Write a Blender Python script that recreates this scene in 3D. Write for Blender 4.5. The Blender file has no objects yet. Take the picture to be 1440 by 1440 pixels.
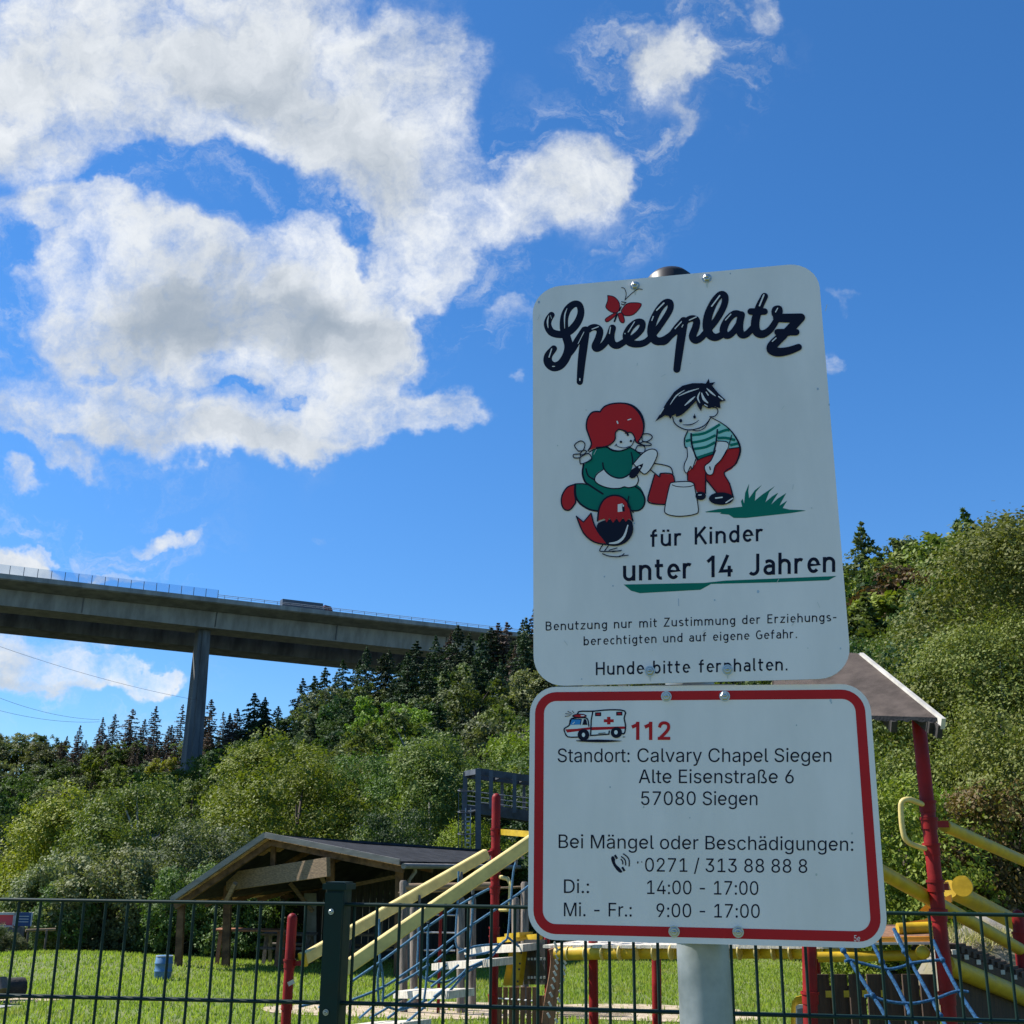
import bpy, math, random
import numpy as np
from mathutils import Vector, Matrix
from mathutils.geometry import tessellate_polygon
R = math.radians
random.seed(7)
RNG = np.random.default_rng(11)
S = bpy.context.scene
COL = S.collection

# ------------------------------------------------------------------ camera
F = 1620.0                      # focal length in pixels of a 1440 px wide frame
PITCH, ROLL, EYE = 0.2933, 0.0108, 1.55
cp, sp, cr, sr = math.cos(PITCH), math.sin(PITCH), math.cos(ROLL), math.sin(ROLL)
FW = Vector((0, cp, sp)); U0 = Vector((0, -sp, cp)); R0 = Vector((1, 0, 0))
RI = cr * R0 + sr * U0; UP = -sr * R0 + cr * U0
CAM = Vector((0, 0, EYE))
cd = bpy.data.cameras.new('camera'); cam = bpy.data.objects.new('camera', cd); COL.objects.link(cam)
cam.matrix_world = Matrix(((RI.x, UP.x, -FW.x, 0), (RI.y, UP.y, -FW.y, 0), (RI.z, UP.z, -FW.z, EYE), (0, 0, 0, 1)))
cd.sensor_width = 36; cd.lens = 36 * F / 1440; cd.clip_start = 0.05; cd.clip_end = 5000
S.camera = cam

# ------------------------------------------------------------------ sun, sky, exposure
SUN_AZ, SUN_EL = R(-75), R(48)          # left of and ahead of the camera
sd = bpy.data.lights.new('sun', 'SUN'); sun = bpy.data.objects.new('sun', sd); COL.objects.link(sun)
sd.energy = 5.0; sd.angle = R(0.53); sd.color = (1, 0.955, 0.88)
SUN = Vector((math.sin(SUN_AZ) * math.cos(SUN_EL), math.cos(SUN_AZ) * math.cos(SUN_EL), math.sin(SUN_EL)))
sun.rotation_euler = SUN.to_track_quat('Z', 'Y').to_euler()
sun.location = (-30, 20, 60)
S.view_settings.view_transform = 'Standard'; S.view_settings.look = 'None'
S.view_settings.exposure = 0.76; S.view_settings.gamma = 1
S.cycles.max_bounces = 6; S.cycles.transparent_max_bounces = 8
S.cycles.use_adaptive_sampling = True

W = bpy.data.worlds.new('World'); S.world = W; W.use_nodes = True
nt = W.node_tree; nt.nodes.clear()
class NX:                                # small node-expression helper
    def __init__(s, t): s.t = t
    def _in(s, n, i, v):
        if isinstance(v, bpy.types.NodeSocket): s.t.links.new(v, n.inputs[i])
        elif v is not None: n.inputs[i].default_value = v
    def m(s, op, a, b=None, c=None, clamp=False):
        n = s.t.nodes.new('ShaderNodeMath'); n.operation = op; n.use_clamp = clamp
        for i, v in enumerate((a, b, c)): s._in(n, i, v)
        return n.outputs[0]
    def v(s, op, a, b=None, out=0):
        n = s.t.nodes.new('ShaderNodeVectorMath'); n.operation = op
        s._in(n, 0, a); s._in(n, 1, b); return n.outputs[out]
    def scale(s, a, k):
        n = s.t.nodes.new('ShaderNodeVectorMath'); n.operation = 'SCALE'; s._in(n, 0, a); s._in(n, 'Scale', k); return n.outputs[0]
    def dot(s, a, b): return s.v('DOT_PRODUCT', a, b, 1)
    def xyz(s, x, y, z):
        n = s.t.nodes.new('ShaderNodeCombineXYZ')
        for i, q in enumerate((x, y, z)): s._in(n, i, q)
        return n.outputs[0]
    def noise(s, vec, scale, detail=4, rough=.5, out='Fac', dist=0.):
        n = s.t.nodes.new('ShaderNodeTexNoise'); s._in(n, 'Vector', vec)
        n.inputs['Scale'].default_value = scale; n.inputs['Detail'].default_value = detail
        n.inputs['Roughness'].default_value = rough; n.inputs['Distortion'].default_value = dist
        return n.outputs[out]
    def ss(s, x, a, b, lo=0., hi=1.):
        n = s.t.nodes.new('ShaderNodeMapRange'); n.interpolation_type = 'SMOOTHSTEP'
        s._in(n, 0, x); n.inputs[1].default_value = a; n.inputs[2].default_value = b
        n.inputs[3].default_value = lo; n.inputs[4].default_value = hi; return n.outputs[0]
    def mix(s, f, a, b, bt='MIX'):
        n = s.t.nodes.new('ShaderNodeMix'); n.data_type = 'RGBA'; n.blend_type = bt
        s._in(n, 0, f); s._in(n, 6, a); s._in(n, 7, b); return n.outputs[2]
def build_sky():
    x = NX(nt)
    sky = nt.nodes.new('ShaderNodeTexSky'); sky.sky_type = 'NISHITA'; sky.sun_disc = False
    sky.sun_elevation = SUN_EL; sky.sun_rotation = SUN_AZ; sky.altitude = 300
    sky.air_density = 1.0; sky.dust_density = 0.1; sky.ozone_density = 2.2
    hs = nt.nodes.new('ShaderNodeHueSaturation'); hs.inputs['Saturation'].default_value = SKY_SAT
    nt.links.new(sky.outputs[0], hs.inputs['Color'])
    skycol = x.mix(1.0, hs.outputs[0], (*SKY_TINT, 1), 'MULTIPLY')
    tc = nt.nodes.new('ShaderNodeTexCoord'); d = tc.outputs['Generated']
    # cloud field laid on the sky by direction: (u, w) are tangents about a fixed compass heading
    dz_ = nt.nodes.new('ShaderNodeSeparateXYZ'); nt.links.new(d, dz_.inputs[0])
    skycol = x.mix(x.ss(dz_.outputs[2], .0, .42, 1, 0), skycol, x.mix(1.0, skycol, (.56, .72, .86, 1), 'MULTIPLY'))
    skycol = x.mix(x.ss(dz_.outputs[2], .4, .75, 0, .8), skycol, x.mix(1.0, skycol, (1.3, 1.08, 1.0, 1), 'MULTIPLY'))
    den = x.m('MAXIMUM', x.dot(d, tuple(FW)), 0.12)
    u = x.m('DIVIDE', x.dot(d, tuple(RI)), den); w = x.m('DIVIDE', x.dot(d, tuple(UP)), den)
    P = x.xyz(u, w, 1.0)
    wn = x.noise(P, 7.0, 6, .6, 'Color'); wn = x.v('SUBTRACT', wn, (.5, .5, .5))
    wn2 = x.v('SUBTRACT', x.noise(P, 24.0, 4, .6, 'Color'), (.5, .5, .5))
    Q = x.v('ADD', x.v('ADD', P, x.v('MULTIPLY', wn, (.15, .12, 0.))), x.v('MULTIPLY', wn2, (.035, .03, 0)))
    def field(lst):
        acc = 0.0
        for (cx, cy, rx, ry, ang, k) in lst:
            a = R(ang); c, s_ = math.cos(a), math.sin(a)
            ux, uy = (cx - 720) / F, (720 - cy) / F; rx /= F; ry /= F
            A = (c / rx, s_ / rx, -(c * ux + s_ * uy) / rx); B = (-s_ / ry, c / ry, -(-s_ * ux + c * uy) / ry)
            pa = x.dot(Q, A); pb = x.dot(Q, B)
            d2 = x.m('MULTIPLY_ADD', pb, pb, x.m('MULTIPLY', pa, pa))
            e = x.m('POWER', 0.3679, x.m('MULTIPLY', d2, d2))
            acc = x.m('MULTIPLY_ADD', e, k, acc)
        return acc
    D = field(CLOUDS); G = field(CORES)
    n1 = x.noise(Q, 10.0, 10, .64); n2 = x.noise(P, 26.0, 9, .7); n5 = x.noise(P, 4.5, 3, .5)
    nn = x.m('ADD', x.m('MULTIPLY', x.m('SUBTRACT', n1, .5), 1.8), x.m('MULTIPLY', x.m('SUBTRACT', n2, .5), 1.25))
    nn = x.m('ADD', nn, x.m('MULTIPLY', x.m('SUBTRACT', n5, .5), .7))
    dens = x.m('ADD', x.m('MINIMUM', x.m('MULTIPLY', D, 1.08), .81), nn); dens = x.m('MULTIPLY_ADD', G, .45, dens)
    gate = x.ss(D, .05, .35)
    alpha = x.m('MULTIPLY', x.m('POWER', x.ss(dens, .02, 1.12), 1.15), gate)
    alpha = x.m('MULTIPLY', alpha, x.ss(x.dot(d, tuple(FW)), .2, .45))
    VE = field([(260,300,430,340,-10,1.),(960,90,150,130,0,.8),(90,860,260,190,0,.8),(830,260,170,140,0,.8),(720,440,90,60,0,.6)])
    nW = x.noise(x.v('MULTIPLY', x.v('ADD', P, x.v('MULTIPLY', wn, (.2, .2, 0))), (1.0, 1.7, 1)), 15.0, 9, .68)
    aw = x.m('MULTIPLY', x.m('MULTIPLY', x.ss(nW, .46, .82), x.ss(VE, .1, .8)), .75)
    alpha = x.m('MAXIMUM', alpha, x.m('MULTIPLY', aw, x.ss(x.dot(d, tuple(FW)), .2, .45)))
    # thick cores are greyer, sunward rims brighter
    n3 = x.noise(Q, 5.5, 5, .55)
    off = x.v('ADD', Q, (-.014, .016, 0)); n4 = x.noise(off, 10.0, 8, .6)
    relief = x.m('SUBTRACT', n1, n4)
    g = x.m('ADD', x.m('MULTIPLY', G, .8), x.m('MULTIPLY', x.m('SUBTRACT', .78, n3), 1.7))
    g = x.m('SUBTRACT', g, x.m('MULTIPLY', relief, 1.7))
    g = x.m('ADD', g, x.m('MULTIPLY', x.m('SUBTRACT', .5, n2), .35))
    g = x.ss(g, -.35, 1.75)
    ccol = x.mix(g, (*CLOUD_HI, 1), (*CLOUD_LO, 1))
    col = x.mix(x.m('MULTIPLY', alpha, .98), skycol, ccol)
    bg = nt.nodes.new('ShaderNodeBackground'); bg.inputs['Strength'].default_value = SKY_STR
    nt.links.new(col, bg.inputs['Color'])
    out = nt.nodes.new('ShaderNodeOutputWorld'); nt.links.new(bg.outputs[0], out.inputs['Surface'])
SKY_STR, SKY_SAT, SKY_TINT = 0.09, 1.3, (.9, 1.0, 1.14)
CLOUD_HI, CLOUD_LO = (6.4, 6.6, 6.8), (2.35, 2.8, 3.35)
CLOUDS = [  # cx, cy, rx, ry, angle, weight
 (60,60,170,130,0,.75),(270,70,150,100,-8,.85),(300,150,150,70,-5,.8),(450,60,130,90,-15,.55),(440,150,130,80,-15,.7),(560,120,90,110,-30,.55),(140,180,150,60,0,.4),
 (540,230,110,80,-35,.85),(610,300,70,95,-70,.85),(640,200,50,70,0,.5),(640,375,40,50,-60,.6),(565,370,60,60,0,.35),
 (800,250,85,58,15,.78),(725,295,50,40,0,.4),(860,225,40,46,0,.45),(50,240,90,50,0,.3),
 (70,300,85,32,10,.6),(170,330,120,50,-20,.7),(110,420,90,80,0,.7),(240,400,150,80,-5,.9),(380,430,150,90,-5,.85),(490,440,80,110,-10,.8),
 (410,330,75,50,-15,.5),(545,500,45,80,0,.55),(330,500,220,60,-3,.6),(130,540,80,60,0,.45),(210,590,130,50,-10,.7),(400,605,150,45,3,.8),
 (520,575,60,50,0,.5),(608,583,62,40,-5,1.),(30,585,60,36,0,.7),(95,632,70,24,-20,.65),(20,672,38,22,-10,.8),
 (945,80,52,48,-20,.55),(1062,15,42,32,10,.45),(950,180,16,30,0,.2),
 (240,745,48,16,-15,.55),(180,795,50,10,-5,.55),(125,765,20,12,0,.28),(70,770,22,10,0,.35),
 (30,800,70,30,-8,.9),(40,940,115,40,0,1.),(150,952,95,26,-8,1.),(215,962,50,14,-6,.8),(250,962,12,12,0,.45),(30,895,120,12,3,.3),
 (725,435,40,24,10,.48),(840,365,22,20,20,.25),(1185,420,16,18,0,.3),(1170,505,18,26,-20,.36),(735,535,12,26,0,.3),(450,725,18,10,0,.28),(25,360,30,20,0,-.35),(300,262,95,30,-12,-.38),(110,268,70,16,5,-.3),(515,345,42,26,-40,-.35),(400,270,40,24,-20,-.22),(470,305,40,30,-35,-.25),(345,545,24,9,0,-.45),(428,552,20,8,0,-.42),(145,492,24,18,0,-.5),(255,15,20,30,0,-.3),(180,235,60,20,-10,-.2),(70,215,140,50,0,.16),(620,90,80,120,0,.2),(330,290,150,50,0,.1),(560,430,60,110,0,.14),(40,560,70,40,0,.2),(20,450,30,40,0,-.2),(20,520,60,30,0,.25),(270,240,110,30,-10,-.25),(830,300,90,60,0,.2),(950,110,90,90,0,.22)]
CORES = [(330,425,170,55,-3,.95),(480,455,90,50,0,.6),(230,460,110,40,0,.35),(330,95,120,50,0,.5),(440,160,120,45,-10,.5),(560,260,70,60,-30,.4),(90,90,80,50,0,.35),(100,970,150,12,-4,.35),(330,615,160,22,0,.35)]
build_sky()

# ------------------------------------------------------------------ helpers
def ray(px, py):
    d = FW + RI * ((px - 720) / F) - UP * ((py - 720) / F)
    return d / d.y
def at(px, py, Y): return CAM + ray(px, py) * Y

class MB:
    def __init__(s): s.v = []; s.f = []; s.mi = []; s.sm = []
    def add(s, vs, fs, mi=0, sm=False):
        b = len(s.v); s.v += [tuple(q) for q in vs]
        for f in fs: s.f.append(tuple(i + b for i in f)); s.mi.append(mi); s.sm.append(sm)
        return s
    def frame8(s, q, mi=0):               # q: 8 corners, bottom ring then top ring
        return s.add(q, [(3, 2, 1, 0), (4, 5, 6, 7), (0, 1, 5, 4), (1, 2, 6, 5), (2, 3, 7, 6), (3, 0, 4, 7)], mi)
    def box(s, c, sx, sy, sz, rz=0., mi=0):
        c = Vector(c); a = Vector((math.cos(rz), math.sin(rz), 0)) * sx / 2; b = Vector((-math.sin(rz), math.cos(rz), 0)) * sy / 2; z = Vector((0, 0, sz / 2))
        return s.frame8([c - a - b - z, c + a - b - z, c + a + b - z, c - a + b - z, c - a - b + z, c + a - b + z, c + a + b + z, c - a + b + z], mi)
    def beam(s, p0, p1, w, h, up=(0, 0, 1), mi=0, bev=0.):
        p0, p1 = Vector(p0), Vector(p1); d = (p1 - p0).normalized(); x = d.cross(Vector(up)).normalized(); y = x.cross(d)
        if bev:
            b = bev; prof = [(-w/2+b,-h/2),(w/2-b,-h/2),(w/2,-h/2+b),(w/2,h/2-b),(w/2-b,h/2),(-w/2+b,h/2),(-w/2,h/2-b),(-w/2,-h/2+b)]
        else: prof = [(-w/2,-h/2),(w/2,-h/2),(w/2,h/2),(-w/2,h/2)]
        n = len(prof); vs = [p + x * i + y * j for p in (p0, p1) for i, j in prof]
        fs = [(i, (i + 1) % n, n + (i + 1) % n, n + i) for i in range(n)] + [tuple(range(n))[::-1], tuple(range(n, 2 * n))]
        return s.add(vs, fs, mi)
    def tube(s, pts, r, seg=10, mi=0, caps=True, sm=True):
        pts = [Vector(p) for p in pts]; n = len(pts); rs = r if isinstance(r, (list, tuple)) else [r] * n
        t0 = (pts[1] - pts[0]).normalized(); ref = Vector((0, 0, 1)) if abs(t0.z) < .9 else Vector((1, 0, 0))
        x = t0.cross(ref).normalized(); vs = []
        for i, p in enumerate(pts):
            t = (pts[min(i + 1, n - 1)] - pts[max(i - 1, 0)]).normalized()
            x = (x - t * x.dot(t)).normalized(); y = t.cross(x)
            vs += [p + (x * math.cos(2 * math.pi * k / seg) + y * math.sin(2 * math.pi * k / seg)) * rs[i] for k in range(seg)]
        fs = [(i * seg + k, i * seg + (k + 1) % seg, (i + 1) * seg + (k + 1) % seg, (i + 1) * seg + k) for i in range(n - 1) for k in range(seg)]
        s.add(vs, fs, mi, sm)
        if caps: s.add([vs[k] for k in range(seg)], [tuple(range(seg))[::-1]], mi); s.add(vs[-seg:], [tuple(range(seg))], mi)
        return s
    def dome_post(s, p0, p1, r, seg=16, mi=0):     # tube with a rounded top
        p0, p1 = Vector(p0), Vector(p1); d = (p1 - p0).normalized()
        pts = [p0, p1 - d * r]; rs = [r, r]
        for a in (25, 50, 70, 85): pts.append(p1 - d * r + d * r * math.sin(R(a))); rs.append(r * math.cos(R(a)))
        return s.tube(pts, rs, seg, mi)
    def ball(s, c, rx, ry, rz, mi=0, n=12, k=8):
        c = Vector(c); vs = []
        for i in range(k + 1):
            th = math.pi * i / k
            for j in range(n):
                ph = 2 * math.pi * j / n; vs.append(c + Vector((rx * math.sin(th) * math.cos(ph), ry * math.sin(th) * math.sin(ph), rz * math.cos(th))))
        return s.add(vs, [(i * n + j, (i + 1) * n + j, (i + 1) * n + (j + 1) % n, i * n + (j + 1) % n) for i in range(k) for j in range(n)], mi, True)
    def prism(s, pts, d, mi=0):           # planar polygon extruded along vector d
        pts = [Vector(p) for p in pts]; d = Vector(d); n = len(pts); tri = tessellate_polygon([pts])
        s.add(pts, [tuple(t) for t in tri], mi); s.add([p + d for p in pts], [tuple(t)[::-1] for t in tri], mi)
        return s.add(pts + [p + d for p in pts], [(i, (i + 1) % n, n + (i + 1) % n, n + i) for i in range(n)], mi)
    def build(s, name, mats, parent=None, normals=True):
        off = parent_loc(parent)
        me = bpy.data.meshes.new(name); me.from_pydata([tuple(Vector(q) - off) for q in s.v], [], s.f)
        if not isinstance(mats, (list, tuple)): mats = [mats]
        for m in mats: me.materials.append(m)
        me.polygons.foreach_set('material_index', s.mi); me.polygons.foreach_set('use_smooth', s.sm); me.update()
        if normals:
            import bmesh
            bm = bmesh.new(); bm.from_mesh(me); bmesh.ops.recalc_face_normals(bm, faces=bm.faces); bm.to_mesh(me); bm.free()
        return link(name, me, parent)
def parent_loc(p):
    l = Vector((0, 0, 0))
    while p is not None: l += p.location; p = p.parent
    return l
def link(name, me, parent=None):
    o = bpy.data.objects.new(name, me); COL.objects.link(o)
    if parent is not None: o.parent = parent
    return o
def tag(o, label=None, cat=None, group=None, kind=None):
    for k, v in (('label', label), ('category', cat), ('group', group), ('kind', kind)):
        if v: o[k] = v
    return o
def thing(name, label, cat, loc, group=None):
    o = bpy.data.objects.new(name, None); COL.objects.link(o); o.location = loc; o.empty_display_size = .2
    return tag(o, label, cat, group)
def quads_mesh(name, V, mats, mi=None, tri=False):   # V: (n, 4 or 3, 3) array of separate faces
    n, k = V.shape[:2]; me = bpy.data.meshes.new(name)
    me.vertices.add(n * k); me.vertices.foreach_set('co', V.reshape(-1).astype(np.float32))
    me.loops.add(n * k); me.loops.foreach_set('vertex_index', np.arange(n * k, dtype=np.int32))
    me.polygons.add(n); me.polygons.foreach_set('loop_start', np.arange(0, n * k, k, dtype=np.int32))
    for m in (mats if isinstance(mats, (list, tuple)) else [mats]): me.materials.append(m)
    if mi is not None: me.polygons.foreach_set('material_index', mi.astype(np.int32))
    me.update(); return me

# ------------------------------------------------------------------ materials
def mat(name, col, rough=.6, metal=0., var=.15, scale=6., bump=0., bscale=40., spec=.5, col2=None, detail=6, stretch=None, coat=0.):
    m = bpy.data.materials.new(name); m.use_nodes = True; t = m.node_tree; x = NX(t); b = t.nodes['Principled BSDF']
    b.inputs['Roughness'].default_value = rough; b.inputs['Metallic'].default_value = metal
    b.inputs['Specular IOR Level'].default_value = spec; b.inputs['Coat Weight'].default_value = coat
    tc = t.nodes.new('ShaderNodeTexCoord').outputs['Object']
    vec = x.v('MULTIPLY', tc, stretch) if stretch else tc
    n = x.noise(vec, scale, detail, .6); f = x.ss(n, .3, .7)
    c2 = col2 if col2 else tuple(c * (1 - var * 2) for c in col); c1 = col if col2 else tuple(min(1, c * (1 + var)) for c in col)
    t.links.new(x.mix(f, (*c2, 1), (*c1, 1)), b.inputs['Base Color'])
    t.links.new(x.ss(n, .2, .8, max(.05, rough - .1), min(1, rough + .12)), b.inputs['Roughness'])
    if bump:
        bn = t.nodes.new('ShaderNodeBump'); bn.inputs['Strength'].default_value = bump; bn.inputs['Distance'].default_value = .02
        t.links.new(x.noise(vec, bscale, 5, .6), bn.inputs['Height']); t.links.new(bn.outputs[0], b.inputs['Normal'])
    return m
def leaf_mat(name, ca, cb, trans=.27, rough=.62, objvar=.25):
    m = bpy.data.materials.new(name); m.use_nodes = True; t = m.node_tree; x = NX(t); b = t.nodes['Principled BSDF']
    gi = t.nodes.new('ShaderNodeNewGeometry').outputs['Random Per Island']; oi = t.nodes.new('ShaderNodeObjectInfo').outputs['Random']
    c = x.mix(gi, (*ca, 1), (*cb, 1))
    hs = t.nodes.new('ShaderNodeHueSaturation'); t.links.new(c, hs.inputs['Color'])
    t.links.new(x.ss(oi, 0, 1, 1 - objvar, 1 + objvar), hs.inputs['Value'])
    t.links.new(x.m('MULTIPLY_ADD', x.m('FRACT', x.m('MULTIPLY', oi, 7.31)), .05, .475), hs.inputs['Hue'])
    b.inputs['Roughness'].default_value = rough; b.inputs['Specular IOR Level'].default_value = .28
    t.links.new(hs.outputs[0], b.inputs['Base Color'])
    tr = t.nodes.new('ShaderNodeBsdfTranslucent')
    t.links.new(x.mix(1., hs.outputs[0], (1.25, 1.35, .6, 1), 'MULTIPLY'), tr.inputs['Color'])
    mx = t.nodes.new('ShaderNodeMixShader'); mx.inputs[0].default_value = trans
    t.links.new(b.outputs[0], mx.inputs[1]); t.links.new(tr.outputs[0], mx.inputs[2])
    t.links.new(mx.outputs[0], t.nodes['Material Output'].inputs['Surface'])
    return m
M = {}
M['grass'] = leaf_mat('grass_blades', (.19, .265, .034), (.32, .36, .07), .45, .6, 0)
_t = M['grass'].node_tree; _x = NX(_t); _hs = [n for n in _t.nodes if n.type == 'HUE_SAT'][0]; _lk = _hs.inputs['Color'].links[0].from_socket
_nz = _x.noise(_t.nodes.new('ShaderNodeTexCoord').outputs['Object'], .9, 6, .65)
_t.links.new(_x.mix(_x.ss(_nz, .52, .72, 0, .75), _lk, (.3, .26, .09, 1)), _hs.inputs['Color'])
M['lawn'] = mat('lawn', (.1, .15, .03), .9, var=.3, scale=2.5, bump=.6, bscale=60, col2=(.15, .16, .05))
M['sand'] = mat('sand', (.55, .44, .31), .95, scale=5, bump=1., bscale=25, col2=(.28, .22, .13), detail=9)
M['path'] = mat('asphalt_path', (.3, .3, .3), .9, scale=30, bump=.3)
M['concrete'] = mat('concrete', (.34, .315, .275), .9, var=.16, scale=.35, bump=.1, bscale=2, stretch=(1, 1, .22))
M['concrete_dark'] = mat('weathered_shaded_concrete', (.15, .15, .147), .95, var=.25, scale=.2, stretch=(1.5, 1.5, .25))  # darker copy of the concrete, holds the shade on pier and rear girder
M['red'] = mat('red_paint', (.23, .008, .008), .55, var=.16, scale=5, bump=.05, spec=.22)
M['yellow'] = mat('yellow_plastic', (.5, .325, .014), .5, var=.12, scale=7, bump=.08, spec=.35)
M['cream'] = mat('pale_yellow_plastic', (.62, .49, .18), .5, var=.1, scale=7, bump=.08, spec=.35)
M['orange'] = mat('orange_panel', (.75, .3, .02), .4, var=.06)
M['rope_dark'] = mat('dark_blue_rope', (.03, .105, .22), .85, var=.25, scale=60, bump=.5, bscale=300, spec=.2)
M['rope'] = mat('blue_rope', (.06, .18, .31), .8, var=.2, scale=60, bump=.5, bscale=300)
M['plank'] = mat('bleached_plank', (.6, .55, .46), .85, var=.15, scale=8, bump=.3, stretch=(8, 1, 1))
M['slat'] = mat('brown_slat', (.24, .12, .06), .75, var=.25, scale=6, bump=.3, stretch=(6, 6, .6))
M['slat_shaded'] = mat('shaded_slat', (.06, .034, .022), .85, var=.3, scale=6, bump=.3, stretch=(6, 6, .6))  # brown slat darkened in colour for the shade under deck and ramp
M['timber'] = mat('brown_timber', (.15, .085, .045), .85, var=.3, scale=5, bump=.4, stretch=(1, 1, 1), spec=.25)
M['soffit'] = mat('soffit_boarding', (.5, .31, .17), .85, var=.25, scale=6, bump=.3, stretch=(1, 3, 1), spec=.2)  # paler than the timber, standing in for bounce light under the roof
M['timber_pale'] = mat('weathered_sunlit_timber', (.25, .17, .1), .85, var=.25, scale=7, bump=.4, bscale=30, stretch=(.6, 3, 9))  # pale tone also carries the sunlight on the shelter's tie beam
M['log'] = mat('weathered_log', (.2, .165, .135), .9, var=.3, scale=10, bump=.6, bscale=40, stretch=(3, 3, .3))
M['felt'] = mat('roofing_felt', (.03, .032, .036), 1.0, spec=.15, var=.25, scale=3, bump=.5, bscale=60)
M['felt_brown'] = mat('brown_roofing_felt', (.12, .095, .08), .95, var=.2, scale=5, bump=.9, bscale=160, spec=.2)
M['fascia'] = mat('grey_fascia', (.22, .205, .18), .7, var=.15, scale=3, stretch=(1, 1, 4))
M['white_board'] = mat('white_board', (.52, .49, .43), .7, var=.14, scale=5)
M['green_fence'] = mat('dark_green_coating', (.004, .022, .017), .55, var=.1, scale=20, spec=.25)
M['zinc'] = mat('galvanised_steel', (.34, .37, .38), .52, .6, var=.14, scale=16, col2=(.2, .23, .24), detail=4)
M['bolt'] = mat('bolt_steel', (.5, .5, .48), .35, .9, var=.1)
M['black'] = mat('black_plastic', (.012, .012, .014), .45, var=.1)
M['steel_dark'] = mat('dark_grey_steel', (.085, .095, .11), .55, .2, var=.15, scale=2)
M['steel_pale'] = mat('pale_steel', (.4, .42, .44), .5, .3)
M['bark'] = mat('bark', (.1, .075, .055), .95, var=.35, scale=6, bump=.8, bscale=18, stretch=(2, 2, .5))
M['birch'] = mat('birch_bark', (.5, .48, .44), .9, var=.4, scale=5, stretch=(1, 1, 5))
M['deadbark'] = mat('dead_bark', (.12, .1, .085), .95, var=.3, scale=4)
M['hill'] = mat('hill_undergrowth', (.025, .036, .014), .95, var=.4, scale=.15, bump=.8, bscale=1.5)
M['rock'] = mat('rock', (.19, .175, .16), .95, var=.3, scale=3, bump=1., bscale=12, col2=(.2, .17, .08))
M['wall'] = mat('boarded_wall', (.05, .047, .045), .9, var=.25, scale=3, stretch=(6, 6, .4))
M['wallgrey'] = mat('grey_wall', (.22, .23, .24), .85, var=.1)
M['barrel'] = mat('blue_barrel', (.07, .18, .34), .5, var=.12, scale=4)
M['banner'] = mat('red_banner', (.75, .07, .08), .6, var=.05)
M['bluesign'] = mat('blue_board', (.012, .05, .16), .5, var=.1)
M['truckbody'] = mat('truck_trailer', (.06, .08, .11), .5, var=.1)
M['truckcab'] = mat('truck_cab', (.1, .02, .02), .4)
M['tyre'] = mat('tyre_rubber', (.015, .015, .015), .9)
M['charred_shade'] = mat('charred_shaded_wood', (.03, .026, .024), .9, var=.3, scale=8, bump=.6, bscale=20)  # black tone also carries the shade under the tower roof
M['cable'] = mat('cable', (.03, .03, .035), .7)
M['tablewood'] = mat('orange_brown_wood', (.3, .12, .05), .7, var=.2, scale=8)
M['glass'] = None
g = bpy.data.materials.new('barrier_glass'); g.use_nodes = True; t = g.node_tree; gb = t.nodes['Principled BSDF']
gb.inputs['Base Color'].default_value = (.5, .62, .75, 1); gb.inputs['Roughness'].default_value = .1
tb = t.nodes.new('ShaderNodeBsdfTransparent'); tb.inputs[0].default_value = (.82, .87, .92, 1); mx = t.nodes.new('ShaderNodeMixShader'); mx.inputs[0].default_value = .985
t.links.new(gb.outputs[0], mx.inputs[1]); t.links.new(tb.outputs[0], mx.inputs[2]); t.links.new(mx.outputs[0], t.nodes['Material Output'].inputs['Surface']); M['glass'] = g
M['plate'] = mat('white_sign_foil', (.87, .765, .745), .36, scale=5, detail=10, col2=(.77, .68, .655), stretch=(2.2, 2.2, .7))
M['stain'] = mat('stain', (.58, .57, .54), .5, var=.05)
M['navy'] = mat('navy_print', (.005, .006, .022), .6, spec=.2, var=.1)
M['pred'] = mat('red_print', (.52, .016, .02), .6, spec=.2, var=.06)
M['pgreen'] = mat('green_print', (.0, .16, .115), .6, spec=.2, var=.06)
M['pmint'] = mat('mint_print', (.34, .62, .58), .6, spec=.2, var=.04)
M['pblue'] = mat('blue_print', (.04, .25, .6), .6, spec=.2, var=.04)
M['pwhite'] = mat('white_print', (.8, .8, .8), .6, spec=.2, var=.02)
LEAF = {
 'yellow': leaf_mat('leaf_yellow_green', (.16, .19, .016), (.27, .27, .034)),
 'bright': leaf_mat('leaf_bright_green', (.115, .18, .018), (.2, .25, .034)),
 'mid': leaf_mat('leaf_mid_green', (.062, .105, .02), (.112, .152, .034)),
 'dark': leaf_mat('leaf_dark_green', (.03, .062, .017), (.056, .098, .028)),
 'olive': leaf_mat('leaf_olive', (.085, .122, .022), (.165, .19, .045)),
 'grey': leaf_mat('leaf_grey_green', (.105, .13, .05), (.185, .205, .095)),
 'rust': leaf_mat('leaf_rust', (.1, .075, .025), (.17, .12, .04)),
 'spruce': leaf_mat('needle_spruce', (.025, .05, .02), (.05, .082, .034), .15),
 'larch': leaf_mat('needle_larch', (.055, .095, .025), (.1, .14, .045), .25),
 'dead': leaf_mat('needle_dead', (.085, .064, .052), (.15, .116, .096), .1, .8),
}
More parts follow.
